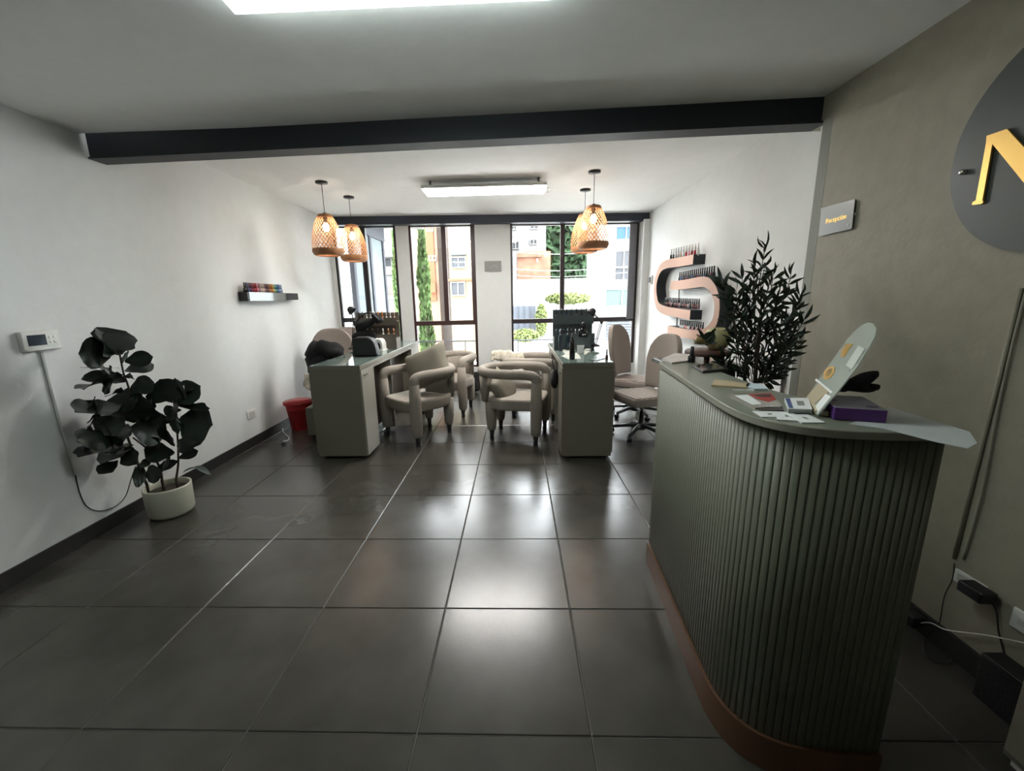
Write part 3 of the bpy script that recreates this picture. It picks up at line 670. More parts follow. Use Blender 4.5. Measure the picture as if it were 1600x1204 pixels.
# ================================================================== OLIVE TREE AND FIDDLE LEAF FIG
def leafmesh(name, L, wd, shape, m_, curve, n=6, fold=.12):
    mb = MB(); blade(mb, (0, 0, 0), (0, L, 0), wd, (0, 0, 1), curve, 0, n, shape, fold); me = mb.build(name, m_); d = me.data; bpy.data.objects.remove(me); return d
OC = P(1186, 600, y=2.36)
ot = W('olive_tree', 'leafy artificial olive tree standing behind the reception counter', 'plant', (OC.x, OC.y, 0))
om = [leafmesh('leaf_mesh', .092, .0092, 0, LEAFU, c_, 4) for c_ in (.10, .22, -.15)]
rr = random.Random(11); nleaf = 0; twigs = MB(); over = MB()
ends = [(1195, 388), (1180, 420), (1208, 430), (1236, 430), (1160, 436), (1128, 440), (1142, 470), (1250, 462), (1256, 500), (1244, 480), (1215, 470), (1190, 470), (1165, 480), (1240, 520), (1228, 545), (1140, 500), (1150, 530), (1130, 560), (1175, 520), (1200, 520), (1222, 500), (1210, 560), (1190, 560), (1235, 500), (1168, 555), (1205, 590), (1185, 596), (1222, 575), (1250, 530), (1172, 452), (1200, 448), (1218, 452), (1150, 455), (1160, 500), (1180, 505), (1212, 525), (1225, 530), (1188, 540), (1172, 575), (1200, 570), (1150, 550), (1238, 490), (1196, 410), (1186, 440), (1228, 455), (1134, 455), (1145, 485), (1210, 490), (1194, 500), (1182, 545), (1208, 540), (1165, 515), (1155, 572)]
trunkB = Vector((OC.x - .02, OC.y, .25)); trunkT = P(1182, 560, y=OC.y)
twigs.tube(smooth_path([trunkB, (trunkB + trunkT) / 2 + Vector((.015, 0, 0)), trunkT, P(1188, 500, y=OC.y)], 5), .011, 7)
twigs.tube(smooth_path([trunkB + Vector((-.03, .02, 0)), P(1163, 600, y=OC.y), P(1166, 540, y=OC.y)], 5), .009, 7)
for ei, (u, v) in enumerate(ends):
    e = P(u, v, y=OC.y + rr.uniform(-.12, .12)); s_ = P(1180 + (u - 1185) * .35, min(598, v + 60 + rr.uniform(0, 25)), y=OC.y + rr.uniform(-.03, .03))
    mid = s_.lerp(e, .5) + Vector(((e.x - s_.x) * .15, 0, -.01)); pts = smooth_path([s_, mid, e], 4)[1:]; twigs.tube(pts, [.0035 * (1 - .6 * i / len(pts)) for i in range(len(pts))], 5)
    for i in range(1, len(pts)):
        tn = (pts[i] - pts[i - 1]).normalized()
        for sgn in (1, -1):
            if nleaf >= 470: break
            sv = tn.cross(Vector((rr.gauss(0, .5), -1, rr.gauss(0, .5)))).normalized() * sgn
            d = (tn * rr.uniform(.5, 1.1) + sv * rr.uniform(.5, 1.0)).normalized(); nn = Vector((rr.gauss(0, .5), -1, rr.gauss(.3, .5)))
            if i == len(pts) - 1 and sgn == 1: d = tn
            X = d.cross(nn).normalized(); Z = X.cross(d); sc_ = rr.uniform(.75, 1.15)
            Ml = basis(pts[i] - orig(ot), X * sc_, d * sc_, Z * sc_)
            nleaf += 1
            if nleaf <= 300:
                o = bpy.data.objects.new('leaf', om[rr.randrange(3)]); COL.objects.link(o); o.parent = ot; o.matrix_local = Ml
            else: blade(over, pts[i], pts[i] + d * rr.uniform(.06, .09), .0085, nn, .1, 0, 4)
twigs.build('branches', BARK, ot)
ov = over.build('leaves', LEAFU, ot); ov['kind'] = 'stuff'
MB().lathe([(.09, 0), (.13, .02), (.15, .28), (.155, .30), (.14, .30), (.135, .27)], (OC.x, OC.y, 0), 24, cap=False).build('pot', SIGN, ot)
MB().lathe([(0.0, .26), (.137, .265)], (OC.x, OC.y, 0), 24, cap=False).build('soil', SOIL, ot)

FY = 2.66; FP = P(255, 800, z=0); FPX_, FPY_ = -2.53, 2.70
pc = Vector((-2.50, 2.69, 0))
ff = W('fiddle_leaf_fig', 'dark fiddle leaf fig in a cream ceramic pot against the left wall', 'plant', pc)
MB().lathe([(.10, 0), (.122, .006), (.138, .03), (.142, .205), (.142, .215), (.135, .218), (.128, .210), (.126, .17)], pc, 36, cap=False).build('pot', POTM, ff)
MB().lathe([(0, .175), (.08, .18), (.127, .172)], pc, 24, cap=False).build('soil', SOIL, ff)
def F(cx, cy, dy=0): return P(100 + cx / 4.632, 500 + cy / 4.632, y=pc.y + dy - max(0, 640 - cx) / 600 * .42)
for k, (pp, r0) in enumerate((([(600, 1190, 0), (540, 1050, .02), (480, 900, .02), (430, 720, 0), (470, 520, 0), (430, 380, 0), (400, 230, 0)], .009), ([(710, 1165, 0), (690, 1060, 0), (610, 940, -.02), (500, 850, -.04)], .009), ([(810, 1155, .02), (828, 1000, .02), (812, 720, .0), (790, 580, 0)], .008))):
    pts = smooth_path([F(a, b_, c_) for a, b_, c_ in pp], 4); MB().tube([Vector((pts[0].x, pts[0].y, .15))] + pts, [r0] + [r0 * (1 - .5 * i / len(pts)) for i in range(len(pts))], 7).build('stem', BARK, ff)
FL = [(375, 250, 450, 78, 105, .2), (370, 235, 285, 95, 60, .1), (345, 245, 105, 235, 62, 0), (440, 300, 645, 268, 34, .1), (440, 370, 648, 318, 32, 0), (400, 345, 118, 340, 20, -.1), (430, 395, 125, 428, 28, .1), (440, 450, 132, 500, 74, 0),
      (415, 275, 460, 262, 30, 0), (410, 600, 75, 660, 66, .1), (480, 500, 655, 452, 44, 0), (480, 490, 520, 740, 105, -.1), (440, 720, 232, 810, 62, -.2), (400, 840, 92, 862, 55, 0), (480, 890, 95, 985, 72, .1), (505, 900, 260, 1040, 72, 0),
      (390, 1015, 203, 1112, 36, .1), (480, 780, 745, 805, 72, -.1), (770, 572, 588, 552, 26, .1), (790, 595, 690, 428, 54, .1), (800, 600, 990, 478, 58, .1), (800, 612, 1058, 640, 16, .1), (815, 600, 815, 712, 52, 0), (822, 745, 1070, 765, 100, 0),
      (822, 930, 968, 880, 34, .1), (830, 1000, 972, 945, 24, .1), (800, 960, 578, 938, 50, 0), (795, 740, 605, 688, 26, .1), (800, 912, 702, 768, 30, .1), (605, 1125, 495, 1130, 50, 0), (590, 1130, 712, 1098, 42, .1), (540, 1055, 635, 1020, 20, 0),
      (450, 905, 520, 1045, 46, 0), (480, 420, 455, 395, 22, .2), (560, 700, 655, 690, 30, 0), (480, 660, 590, 600, 55, 0), (430, 520, 330, 545, 30, 0), (850, 650, 720, 655, 24, 0), (480, 380, 500, 425, 24, 0), (640, 935, 690, 855, 30, 0), (460, 750, 380, 905, 60, 0)]
for k in range(26):
    cx_, cy_ = ((250, 460), (300, 640), (330, 900), (420, 560), (250, 860), (480, 600), (220, 560), (420, 960), (560, 620), (870, 720), (840, 560), (720, 990), (380, 420))[k % 13]
    an = (k * 2.399) % (2 * PI); r9 = 60 + 18 * (k % 4)
    FL.append((cx_ + 30 * math.cos(an), cy_ + 25 * math.sin(an), cx_ + (r9 + 30) * math.cos(an), cy_ + r9 * math.sin(an) * .8, 42 + (k % 3) * 8, 0))
rr = random.Random(5)
for k, (x0, y0, x1, y1, hw, dy) in enumerate(FL):
    a = F(x0, y0, 0); b_ = F(x1, y1, rr.uniform(-.09, .05)); b_.x = max(b_.x, XL(2.7) + .09); a.x = max(a.x, XL(2.7) + .07); mb = MB()
    blade(mb, a, b_, hw / 4.632 * pc.y / FPX * 1.75, (rr.gauss(0, .15), -1, rr.uniform(.1, .5)), rr.uniform(-.05, .12), 0, 10, 1, rr.uniform(.02, .14))
    o = mb.build('leaf', LEAF, ff)
# fallen leaf / loose fabric leaf by baseboard
mb = MB(); blade(mb, P(285, 738, y=2.95), P(312, 729, y=3.0), .012, (0, -.5, 1), .1); blade(mb, P(305, 728, y=3.0), P(330, 742, y=3.0), .022, (0, -.5, 1), .12)
o = mb.build('leaf', mat('grey_green_leaf', (.10, .13, .12), .5)); ff2 = o; o.parent = ff; o.data.transform(Matrix.Translation(-orig(ff)))
o['label'] = 'pale grey green drooping leaf'

# ================================================================== DESKS
def desk(label, x0, x1, y0, y1, cust, xo, near):
    """x0..x1 body width; cust=+1 customers on the right (left desk) / -1 on the left; xo = overhang on the customer side"""
    t = W('manicure_desk', label, 'desk', ((x0 + x1) / 2, (y0 + y1) / 2, 0))
    zt_ = .90; xa, xb = (x0, x1 + xo) if cust > 0 else (x0 - xo, x1)
    MB().bx(xa, xb, y0, y1, zt_ - .045, zt_ - .008).build('desk_top', TAUPE, t, bevel=.002)
    MB().bx(xa + .005, xb - .005, y0 + .005, y1 - .005, zt_ - .008, zt_).build('glass_top', GTOP, t)
    xc = x1 if cust > 0 else x0; xw = x0 if cust > 0 else x1
    MB().bx(x0, x1, y0 + .005, y0 + .35, .03, zt_ - .045).build('near_pedestal', TAUPE, t, bevel=.002)
    MB().bx(x0, x1, y1 - .40, y1, .03, zt_ - .045).build('far_pedestal', TAUPE, t, bevel=.002)
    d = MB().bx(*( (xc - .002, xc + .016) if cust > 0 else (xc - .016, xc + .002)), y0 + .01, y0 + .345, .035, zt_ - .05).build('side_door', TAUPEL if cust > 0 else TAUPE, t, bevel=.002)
    hx = xc + cust * .03; MB().tube([(xc + cust * .016, y0 + .06, .80), (hx, y0 + .06, .80), (hx, y0 + .14, .80), (xc + cust * .016, y0 + .14, .80)], .004, 6).build('handle', BLK, d)
    pm = xc - cust * .15
    MB().bx(pm - .009, pm + .009, y0 + .35, y1 - .40, .10, zt_ - .045).build('modesty_panel', DKBR, t)
    ym = (y0 + .35 + y1 - .40) / 2
    for yy in ((y0 + .35 + .62, ) if near else (ym,)):
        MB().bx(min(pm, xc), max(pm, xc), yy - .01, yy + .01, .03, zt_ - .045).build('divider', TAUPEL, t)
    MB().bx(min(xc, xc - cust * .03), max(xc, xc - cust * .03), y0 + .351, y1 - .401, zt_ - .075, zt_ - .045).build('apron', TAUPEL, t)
    for yy in (y0 + .05, y0 + .30, y1 - .3, y1 - .05):
        for xx in (x0 + .05, x1 - .05): MB().lathe([(.018, 0), (.015, .03)], (xx, yy, 0), 8).build('foot', BLK, t)
    for k in range(3):
        xx = (xw - .012, xw + .002) if cust > 0 else (xw - .002, xw + .012)
        MB().bx(*xx, y0 + .012, y0 + .345, .06 + k * .26, .30 + k * .26).build('drawer_front', TAUPE, t, bevel=.002)
    return t
desk('taupe manicure desk with a green glass top, left of the aisle', -1.895, -1.435, 3.70, 6.02, 1, .012, True)
desk('taupe manicure desk with a green glass top, right of the aisle', .412, .850, 3.655, 5.40, -1, .015, False)

def rack(label, x0, x1, y, m_, rowmats, dk):
    t = W('polish_rack', label, 'rack', ((x0 + x1) / 2, y, .90)); z = .90; H = .43
    MB().bx(x0, x1, y + .11, y + .12, z, z + H).build('back_panel', m_, t)
    for k, (za, d_) in enumerate(((z + .14, .17), (z + .33, .09))):
        MB().bx(x0, x1, y + .11 - d_, y + .11, za - .006, za).build('shelf', m_, t)
        MB().bx(x0, x1, y + .107 - d_, y + .11 - d_, za - .05 if k == 0 else za - .055, za + .04).build('shelf_front', m_, t)
    MB().bx(x0, x0 + .008, y - .06, y + .11, z, z + .14).build('side_panel', m_, t); MB().bx(x1 - .008, x1, y - .06, y + .11, z, z + .14).build('side_panel', m_, t)
    MB().bx(x0 + .35 * (x1 - x0), x0 + .35 * (x1 - x0) + .008, y - .06, y + .11, z, z + .134).build('partition', m_, t)
    MB().bx(x0 + .008, x1 - .008, y - .05, y - .045, z, z + .10).build('lower_front', m_, t)
    return t
RKD = mat('rack_dark_brown', (.13, .11, .088), .45); RKG = mat('rack_slate_grey', (.10, .125, .13), .35)
rack('dark brown tiered polish rack on the left desk', -1.955, -1.43, 5.0, RKD, None, True)
rack('slate grey tiered polish rack on the right desk', .405, .845, 4.65, RKG, None, False)
colm = {}
def cm(n, c, r=.2):
    if n not in colm: colm[n] = mat('lacquer_' + n, c, r)
    return colm[n]
CN = {'black': (.01, .01, .012), 'plum': (.10, .015, .05), 'crimson': (.28, .01, .03), 'red': (.45, .02, .03), 'pink': (.60, .25, .28), 'nude': (.58, .38, .30), 'beige': (.55, .45, .36), 'brown': (.14, .07, .05),
      'mauve': (.28, .16, .19), 'orange': (.55, .20, .04), 'copper': (.40, .18, .08), 'green': (.12, .25, .12), 'lime': (.40, .45, .15), 'teal': (.03, .16, .18), 'navy': (.03, .06, .16), 'blue': (.10, .22, .42), 'grey blue': (.25, .32, .42), 'white': (.7, .7, .68), 'clear': (.55, .55, .52), 'gold': (.5, .35, .12)}
for k_, v_ in CN.items(): cm(k_, v_)
bcache = {}
def tiny(label, loc, body, cap, h, w_, group):      # small bottle, one mesh in two lacquers
    key = (body, cap, h, w_)
    if key not in bcache:
        mb = MB(); bh = h * .48
        mb.lathe([(w_, 0), (w_, bh * .85), (w_ * .5, bh)], n=8, mi=0); mb.lathe([(w_ * .55, bh), (w_ * .5, h)], n=8, mi=1)
        o = mb.build('nail_polish_bottle', [cm(body, CN[body]), cm(cap, CN[cap])]); bcache[key] = o.data
    else:
        o = bpy.data.objects.new('nail_polish_bottle', bcache[key]); COL.objects.link(o)
    o.location = loc; return tag(o, label, 'nail polish', group)
ORD = ['first', 'second', 'third', 'fourth', 'fifth', 'sixth', 'seventh', 'eighth', 'ninth', 'tenth', 'eleventh', 'twelfth', 'thirteenth', 'fourteenth', 'fifteenth', 'sixteenth', 'seventeenth', 'eighteenth', 'nineteenth', 'twentieth', 'twenty-first', 'twenty-second', 'twenty-third', 'twenty-fourth', 'twenty-fifth', 'twenty-sixth', 'twenty-seventh', 'twenty-eighth']
def bottles(spec, pts, where, cap, h, w_, group):
    for i, (b_, p_) in enumerate(zip(spec, pts)):
        tiny('%s polish bottle, %s %s' % (b_, ORD[i], where), p_, b_, cap if cap else b_, h, w_, group)
bottles(['black', 'black', 'white', 'clear', 'white', 'orange', 'orange', 'clear', 'white', 'nude'], [(-1.90 + .048 * i, 5.06, 1.23) for i in range(10)], 'from the left atop the dark brown rack', None, .115, .011, 'bottles on top of the dark brown rack')
bottles(['black', 'clear', 'black', 'black', 'black', 'clear', 'copper', 'copper'], [(-1.92 + .064 * i, 5.0, 1.04) for i in range(8)], 'from the left low on the dark brown rack', None, .105, .014, 'bottles on the lower shelf of the dark brown rack')
bottles(['black', 'black', 'navy', 'black', 'mauve', 'black', 'black'], [(.44 + .055 * i, 4.71, 1.23) for i in range(7)], 'from the left atop the slate grey rack', 'black', .115, .010, 'bottles on top of the slate grey rack')
bottles(['black', 'grey blue', 'black', 'grey blue', 'black', 'clear', 'clear'], [(.43 + .042 * i, 4.62, 1.04) for i in range(7)], 'from the left low on the slate grey rack', None, .085, .013, 'bottles on the lower shelf of the slate grey rack')
def tall_bottle(label, loc, h, r, m_, cap=BLK, cat='bottle'):
    t = W('pump_bottle', label, cat, loc); x, y, z = loc
    MB().lathe([(r * .92, z), (r, z + .004), (r, z + h * .62), (r * .75, z + h * .70), (r * .35, z + h * .76)], (x, y, 0), 18).build('bottle_body', m_, t)
    MB().lathe([(r * .42, z + h * .76), (r * .42, z + h * .86), (r * .18, z + h * .88), (r * .16, z + h)], (x, y, 0), 12).build('pump', cap, t)
p = P(894, 561, z=.90); tall_bottle('tall black bottle at the near end of the right desk', (p.x, p.y, .90), .245, .026, BLKGL)
for (u, v, h, lab) in ((876, 548, .24, 'tall dark bottle, left of two in front of the slate grey rack'), (886, 546, .25, 'tall dark bottle, right of two in front of the slate grey rack')):
    p = P(u, v, z=.90); tall_bottle(lab, (p.x, min(p.y, 4.55), .90), h, .024, mat('smoke_glass', (.02, .035, .045), .1))
p = P(949, 563, z=.90); bottle('small dark polish bottle on the right corner of the right desk', (p.x, p.y + .03, .90), mat('dark_amber', (.05, .012, .008), .15), BLK, .10, .012)
t = W('perfume_bottle', 'dark rounded glass bottle with a light label on the slate grey rack', 'bottle', (.72, 4.60, 1.04))
MB().lathe([(.045, 1.04), (.052, 1.05), (.048, 1.09), (.028, 1.125), (.018, 1.14)], (.72, 4.60, 0), 20).build('bottle_body', BLKGL, t)
MB().lathe([(.026, 1.14), (.028, 1.15), (.026, 1.185), (.012, 1.20)], (.72, 4.60, 0), 14).build('stopper', BLKGL, t)
MB().bx(.70, .745, 4.545, 4.549, 1.066, 1.072).build('label_strip', WPLAS, t)
# lamps on the desks
def desk_lamp(label, base, elbow, head, hd):
    t = W('desk_lamp', label, 'lamp', base)
    b_ = Vector(base); e = Vector(elbow); h = Vector(head)
    MB().lathe([(.05, b_.z), (.05, b_.z + .012), (.012, b_.z + .03)], (b_.x, b_.y, 0), 16).build('base', BLK, t)
    for s_ in (-.008, .008):
        MB().tube([b_ + Vector((s_, 0, .02)), e + Vector((s_, 0, 0))], .005, 6).build('lower_arm', BLK, t); MB().tube([e + Vector((0, 0, s_)), h + Vector((0, 0, s_))], .005, 6).build('upper_arm', BLK, t)
    MB().pillow(e, (.035, .03, .035), 2, 10, 8).build('joint', BLK, t)
    MB().lathe([(.015, .04), (.03, .03), (.05, -.01), (.052, -.03), (.046, -.03), (.03, .01)], h, 18, M=Matrix.Rotation(hd, 4, 'Y'), cap=False).build('shade', BLK, t)
desk_lamp('black jointed desk lamp at the right side of the slate grey rack', P(930, 541, y=4.6), P(940, 503, y=4.6), P(925, 487, y=4.55), .7)
desk_lamp('black desk lamp reaching over the dark brown rack from the left', P(551, 545, y=4.90), P(553, 502, y=4.93), P(548, 484, y=4.93), -.9)
# hair dryer like black handpiece on the rack
t = W('strap_bag', 'black crumpled strap bag draped on the dark brown rack', 'bag', P(578, 500, y=4.86))
mb = MB(); mb.pillow(P(570, 508, y=4.86), (.26, .09, .12), 2.3, 16, 10, M=Matrix.Rotation(-.45, 4, 'Y'), ns=.025, nf=12, seed=3); mb.pillow(P(590, 498, y=4.85), (.15, .08, .09), 2.3, 16, 10, M=Matrix.Rotation(.5, 4, 'Y'), ns=.02, nf=14, seed=8)
mb.pillow(P(570, 525, y=4.86), (.28, .08, .16), 2.3, 16, 10, ns=.02, nf=12, seed=5)
mb.build('bag_body', BLKCL, t)
MB().tube(smooth_path([P(553, 508, y=4.82), P(566, 492, y=4.80), P(580, 489, y=4.80), P(592, 500, y=4.80)], 5), .009, 6).build('strap', BLK, t)
# black toiletry bag on the left desk
p = P(571, 556, z=.905); t = W('handbag', 'black rounded leather bag standing on the left desk', 'bag', (p.x, p.y, .90))
mb = MB(); L_ = P(551, 556, y=p.y); Rr = P(590, 556, y=p.y); wdt = Rr.x - L_.x
prof_ = [(-.5, 0), (.5, 0), (.47, .35), (.40, .72), (.28, .93), (.1, 1), (-.3, 1), (-.44, .95), (-.47, .5)]
HBG = .20
MB().prism([(p.x + a * wdt, .902 + b_ * HBG) for a, b_ in prof_], -.06, .06, M=Matrix(((1, 0, 0, 0), (0, 0, -1, p.y + .04), (0, 1, 0, 0), (0, 0, 0, 1)))).build('bag_body', mat('black_leather', (.010, .012, .013), .6, bump=.1, scale=60), t, bevel=.02)
MB().tube(smooth_path([(p.x + a * wdt * 1.0, p.y - .022, .902 + b_ * HBG) for a, b_ in ((.46, .1), (.44, .5), (.36, .78), (.22, .93))], 4), .004, 6).build('zip', BLK, t)
# uv lamp behind
p = P(594, 547, z=.905); t = W('nail_dryer', 'white rounded nail dryer beside the black bag on the left desk', 'nail dryer', (p.x, p.y - .05, .90))
zz = .90; a0 = P(584, 545, y=p.y + .1); a1 = P(603, 545, y=p.y + .1); w0 = a1.x - a0.x; cx_ = (a0.x + a1.x) / 2; yy = p.y + .06
arch = [(-.5, 0), (-.5, .55), (-.42, .85), (-.25, 1), (.25, 1), (.42, .85), (.5, .55), (.5, 0), (.34, 0), (.32, .5), (.2, .72), (-.0, .72), (-.18, .5), (-.2, 0)]
MB().prism([(cx_ + a * w0, zz + .012 + b_ * .125) for a, b_ in arch], -.08, .08, M=Matrix(((1, 0, 0, 0), (0, 0, -1, yy), (0, 1, 0, 0), (0, 0, 0, 1)))).build('housing', WPLAS, t, bevel=.004)
MB().bx(cx_ - w0 * .5, cx_ + w0 * .6, yy - .12, yy + .08, zz, zz + .012).build('base_plate', WPLAS, t, bevel=.003)
MB().bx(cx_ - w0 * .19, cx_ + w0 * .33, yy + .06, yy + .075, zz + .012, zz + .10).build('inner_back', GREYAL, t)
# papers and box on the right desk
def dflat(name, lab, cat, pix, th, m_, z=.90):
    q = [P(u, v, z=z + th) for u, v in pix]; c = sum(q, Vector()) / len(q); t = W(name, lab, cat, (c.x, c.y, z))
    MB().prism([(v.x, v.y) for v in q], z, z + th).build('sheet', m_, t); return t
CRP = mat('cream_paper', (.50, .51, .46), .7)
dflat('tissue', 'crumpled pale tissue left of the tall black bottle on the right desk', 'tissue', [(876, 544), (884, 553), (893, 554), (896, 541)], .006, CRP)
dflat('paper_sheet', 'small paper lying between the bottle and the white box on the right desk', 'paper', [(877, 556), (888, 561), (908, 560), (903, 551), (888, 551)], .0015, CRP)
dflat('paper_sheet', 'pale leaflet right of the white box on the right desk', 'paper', [(905, 552), (914, 554), (921, 549), (918, 545), (910, 545)], .0015, CRP)
p = P(907, 553, z=.90); t = W('card_holder', 'small upright white card holder on the right desk', 'holder', (p.x, p.y, .90))
MB().bx(p.x - .036, p.x + .036, p.y, p.y + .004, .90, .99).build('card', WPAP, t); MB().bx(p.x - .036, p.x + .036, p.y, p.y + .05, .90, .906).build('base', WPLAS, t)
dflat('file_block', 'white nail buffer block in front of the slate grey rack', 'nail file', [(914, 546), (923, 546), (924, 541), (915, 541)], .015, WPLAS)
dflat('nail_file', 'long dark nail file on the right desk', 'nail file', [(920, 561), (932, 563), (948, 559), (946, 557.5), (932, 560)], .004, BLK)

# ================================================================== ARMCHAIRS
def armchair(label, x, y, rz, group='tub armchairs at the manicure desks'):
    """front faces -y"""
    t = thing('armchair', label, 'chair', (x, y, 0), rz, group)
    A = .295; zt_ = .715; rT = .048
    # arm loop with integrated front posts
    loop = []
    for s_ in (-1,):
        loop += [(-A, -.27, .60), (-A, -.268, .67), (-A, -.235, .705), (-A, -.15, .715)]
    loop += [(-A, .0, .715)] + [(-A * math.cos(a) if False else A * math.cos(PI - a), .04 + .335 * math.sin(a), .715) for a in [PI * k / 10 for k in range(0, 11)]] + [(A, .0, .715)]
    loop += [(A, -.15, .715), (A, -.235, .705), (A, -.268, .67), (A, -.27, .60)]
    MB().tube(smooth_path(loop, 3), rT, 12, sq=(1.05, 1.0)).build('arm_rail', FAB, t)
    for s_ in (-1, 1):
        l = MB().tube([(s_ * A, -.27, .64), (s_ * A, -.27, .45), (s_ * A, -.27, .30), (s_ * A, -.265, .17), (s_ * A * .985, -.262, .11), (s_ * A * .98, -.26, .092)], [.052, .060, .062, .056, .050, .04], 14).build('leg', FAB, t)
        MB().lathe([(.026, 0), (.021, .03), (.031, .10)], (s_ * A * .98, -.26, 0), 12).build('foot', BLK, l)
        l = MB().tube([(s_ * .19, .235, .40), (s_ * .19, .235, .25), (s_ * .188, .235, .14), (s_ * .185, .235, .10)], [.060, .058, .050, .042], 14).build('leg', FAB, t)
        MB().lathe([(.026, 0), (.021, .03), (.031, .11)], (s_ * .185, .235, 0), 12).build('foot', BLK, l)
    # seat: D shape
    out = [(-.27, -.29), (-.15, -.315), (0, -.322), (.15, -.315), (.27, -.29)] + [(.30 * math.cos(a), .03 + .32 * math.sin(a)) for a in [PI * k / 12 for k in range(0, 13)]]
    MB().prism(out, .335, .455).build('seat', FAB, t, bevel=.028)
    # back pad between seat and rail
    mb = MB(); vs = []; fs = []; n = 10
    for i in range(n + 1):
        a = PI * (.27 + .46 * i / n)
        for (r_, z) in ((.285, .40), (.325, .40), (.345, .70), (.275, .70), (.262, .55)):
            vs.append((r_ * math.cos(a), .04 + (r_ * 1.06) * math.sin(a), z))
    for i in range(n):
        for k in range(5): k2 = (k + 1) % 5; fs.append((i * 5 + k, i * 5 + k2, (i + 1) * 5 + k2, (i + 1) * 5 + k))
    fs += [(4, 3, 2, 1, 0), tuple(n * 5 + k for k in range(5))]
    mb.add(vs, fs, 0, True).build('backrest', FAB, t, sub=0)
    return t
ch1 = armchair('greige tub armchair with scatter cushions in front of the left desk', -1.15, 4.56, 0)
import math as _m
ch1.rotation_euler = (0, 0, math.radians(-42)); ch1.location = (-1.07, 4.46, 0)
def faces(deg): return math.radians(deg)
ch2 = dup(ch1, (-.01, 4.42, 0), math.radians(77), 'greige tub armchair seen from the side nearest the right desk')
ch3 = dup(ch1, (-.90, 5.49, 0), math.radians(-17), 'greige tub armchair behind the cushioned one, beside the middle window')
ch4 = dup(ch1, (.20, 5.24, 0), math.radians(85), 'greige tub armchair with a cream throw over its back, behind the right front one')
def cushion(label, c, d, M, m_, seed):
    """square cushion"""
    mb = MB(); n = 14; vs = []; fs = []
    for s_ in (1, -1):
        b = len(vs)
        for i in range(n + 1):
            for j in range(n + 1):
                u, v = -1 + 2 * i / n, -1 + 2 * j / n; th = ((1 - u ** 4) * (1 - v ** 4)) ** .6; k = 1 - .09 * (1 - abs(u * v)) * (abs(u) ** 6 + abs(v) ** 6) * .9
                p_ = Vector((u * k * d[0] / 2, v * k * d[1] / 2, s_ * th * d[2] / 2)); p_ += noise.noise_vector(p_ * 7 + Vector((seed, 0, 0))) * .012
                vs.append(M @ p_ if s_ > 0 or th > 1e-6 else M @ p_)
        for i in range(n):
            for j in range(n):
                a = b + i * (n + 1) + j; fs.append((a, a + 1, a + n + 2, a + n + 1) if s_ > 0 else (a, a + n + 1, a + n + 2, a + 1))
    vs = [Vector(v) + Vector(c) for v in vs]
    mb.add(vs, fs, 0, True); o = mb.build('cushion', m_); o.data.transform(Matrix.Translation(-Vector(c))); o.location = c
    return tag(o, label, 'cushion')
def orient(yaw, pitch, roll=0): return Matrix.Rotation(yaw, 4, 'Z') @ Matrix.Rotation(pitch, 4, 'X') @ Matrix.Rotation(roll, 4, 'Z')
cushion('large olive grey linen cushion leaning on the arm of the left front armchair', P(668, 573, y=4.52), (.52, .44, .20), orient(-.35, 1.15, .42), CUSH, 1)
cushion('dark grey cushion under the arm of the left front armchair', P(685, 606, y=4.62), (.34, .30, .13), orient(-.5, 1.0, .1), CUSHD, 2)
cushion('olive grey cushion on the right front armchair behind its arm', P(786, 606, y=4.40), (.36, .36, .13), orient(1.1, 1.1, .5), CUSH, 3)
# throw on the rear right chair, small cloth on the front right chair
def cloth(name, label, cat, pts, wd, m_, seed, drop=.12):
    path_ = smooth_path(pts, 6); mb = MB(); n = 12; vs = []; fs = []; rr = random.Random(seed)
    for i, p_ in enumerate(path_):
        for j in range(n + 1):
            a = PI * (j / n); r_ = wd * (1 + .25 * noise.noise(Vector((i * .5, j * .7, seed)))); 
            q = p_ + Vector((0, -math.cos(a) * r_, math.sin(a) * r_ * .9)); q.z -= drop * abs(math.cos(a)) ** 2 * (1 + .5 * noise.noise(Vector((i * .4, seed, j * .2))))
            q += noise.noise_vector(q * 16) * .018; vs.append(q)
    L_ = len(path_)
    for i in range(L_ - 1):
        for j in range(n): a = i * (n + 1) + j; fs.append((a, a + 1, a + n + 2, a + n + 1))
    o = mb.add(vs, fs, 0, True).build(name, m_); md = o.modifiers.new('t', 'SOLIDIFY'); md.thickness = .006
    return tag(o, label, cat)
cloth('throw_blanket', 'patterned cream throw bunched over the back of the rear right armchair', 'blanket', [P(768, 556, y=5.28), P(780, 555, y=5.2), P(800, 557, y=5.15), P(818, 560, y=5.08)], .075, THROW, 3, .05)
cloth('throw_blanket', 'small pale cloth on the far arm of the right front armchair', 'blanket', [P(800, 583, y=4.60), P(818, 584, y=4.66), P(845, 584, y=4.72)], .05, mat('pale_cloth', (.40, .38, .36), .9, bump=.4, scale=100, var=.4, vscale=20), 6, .04)

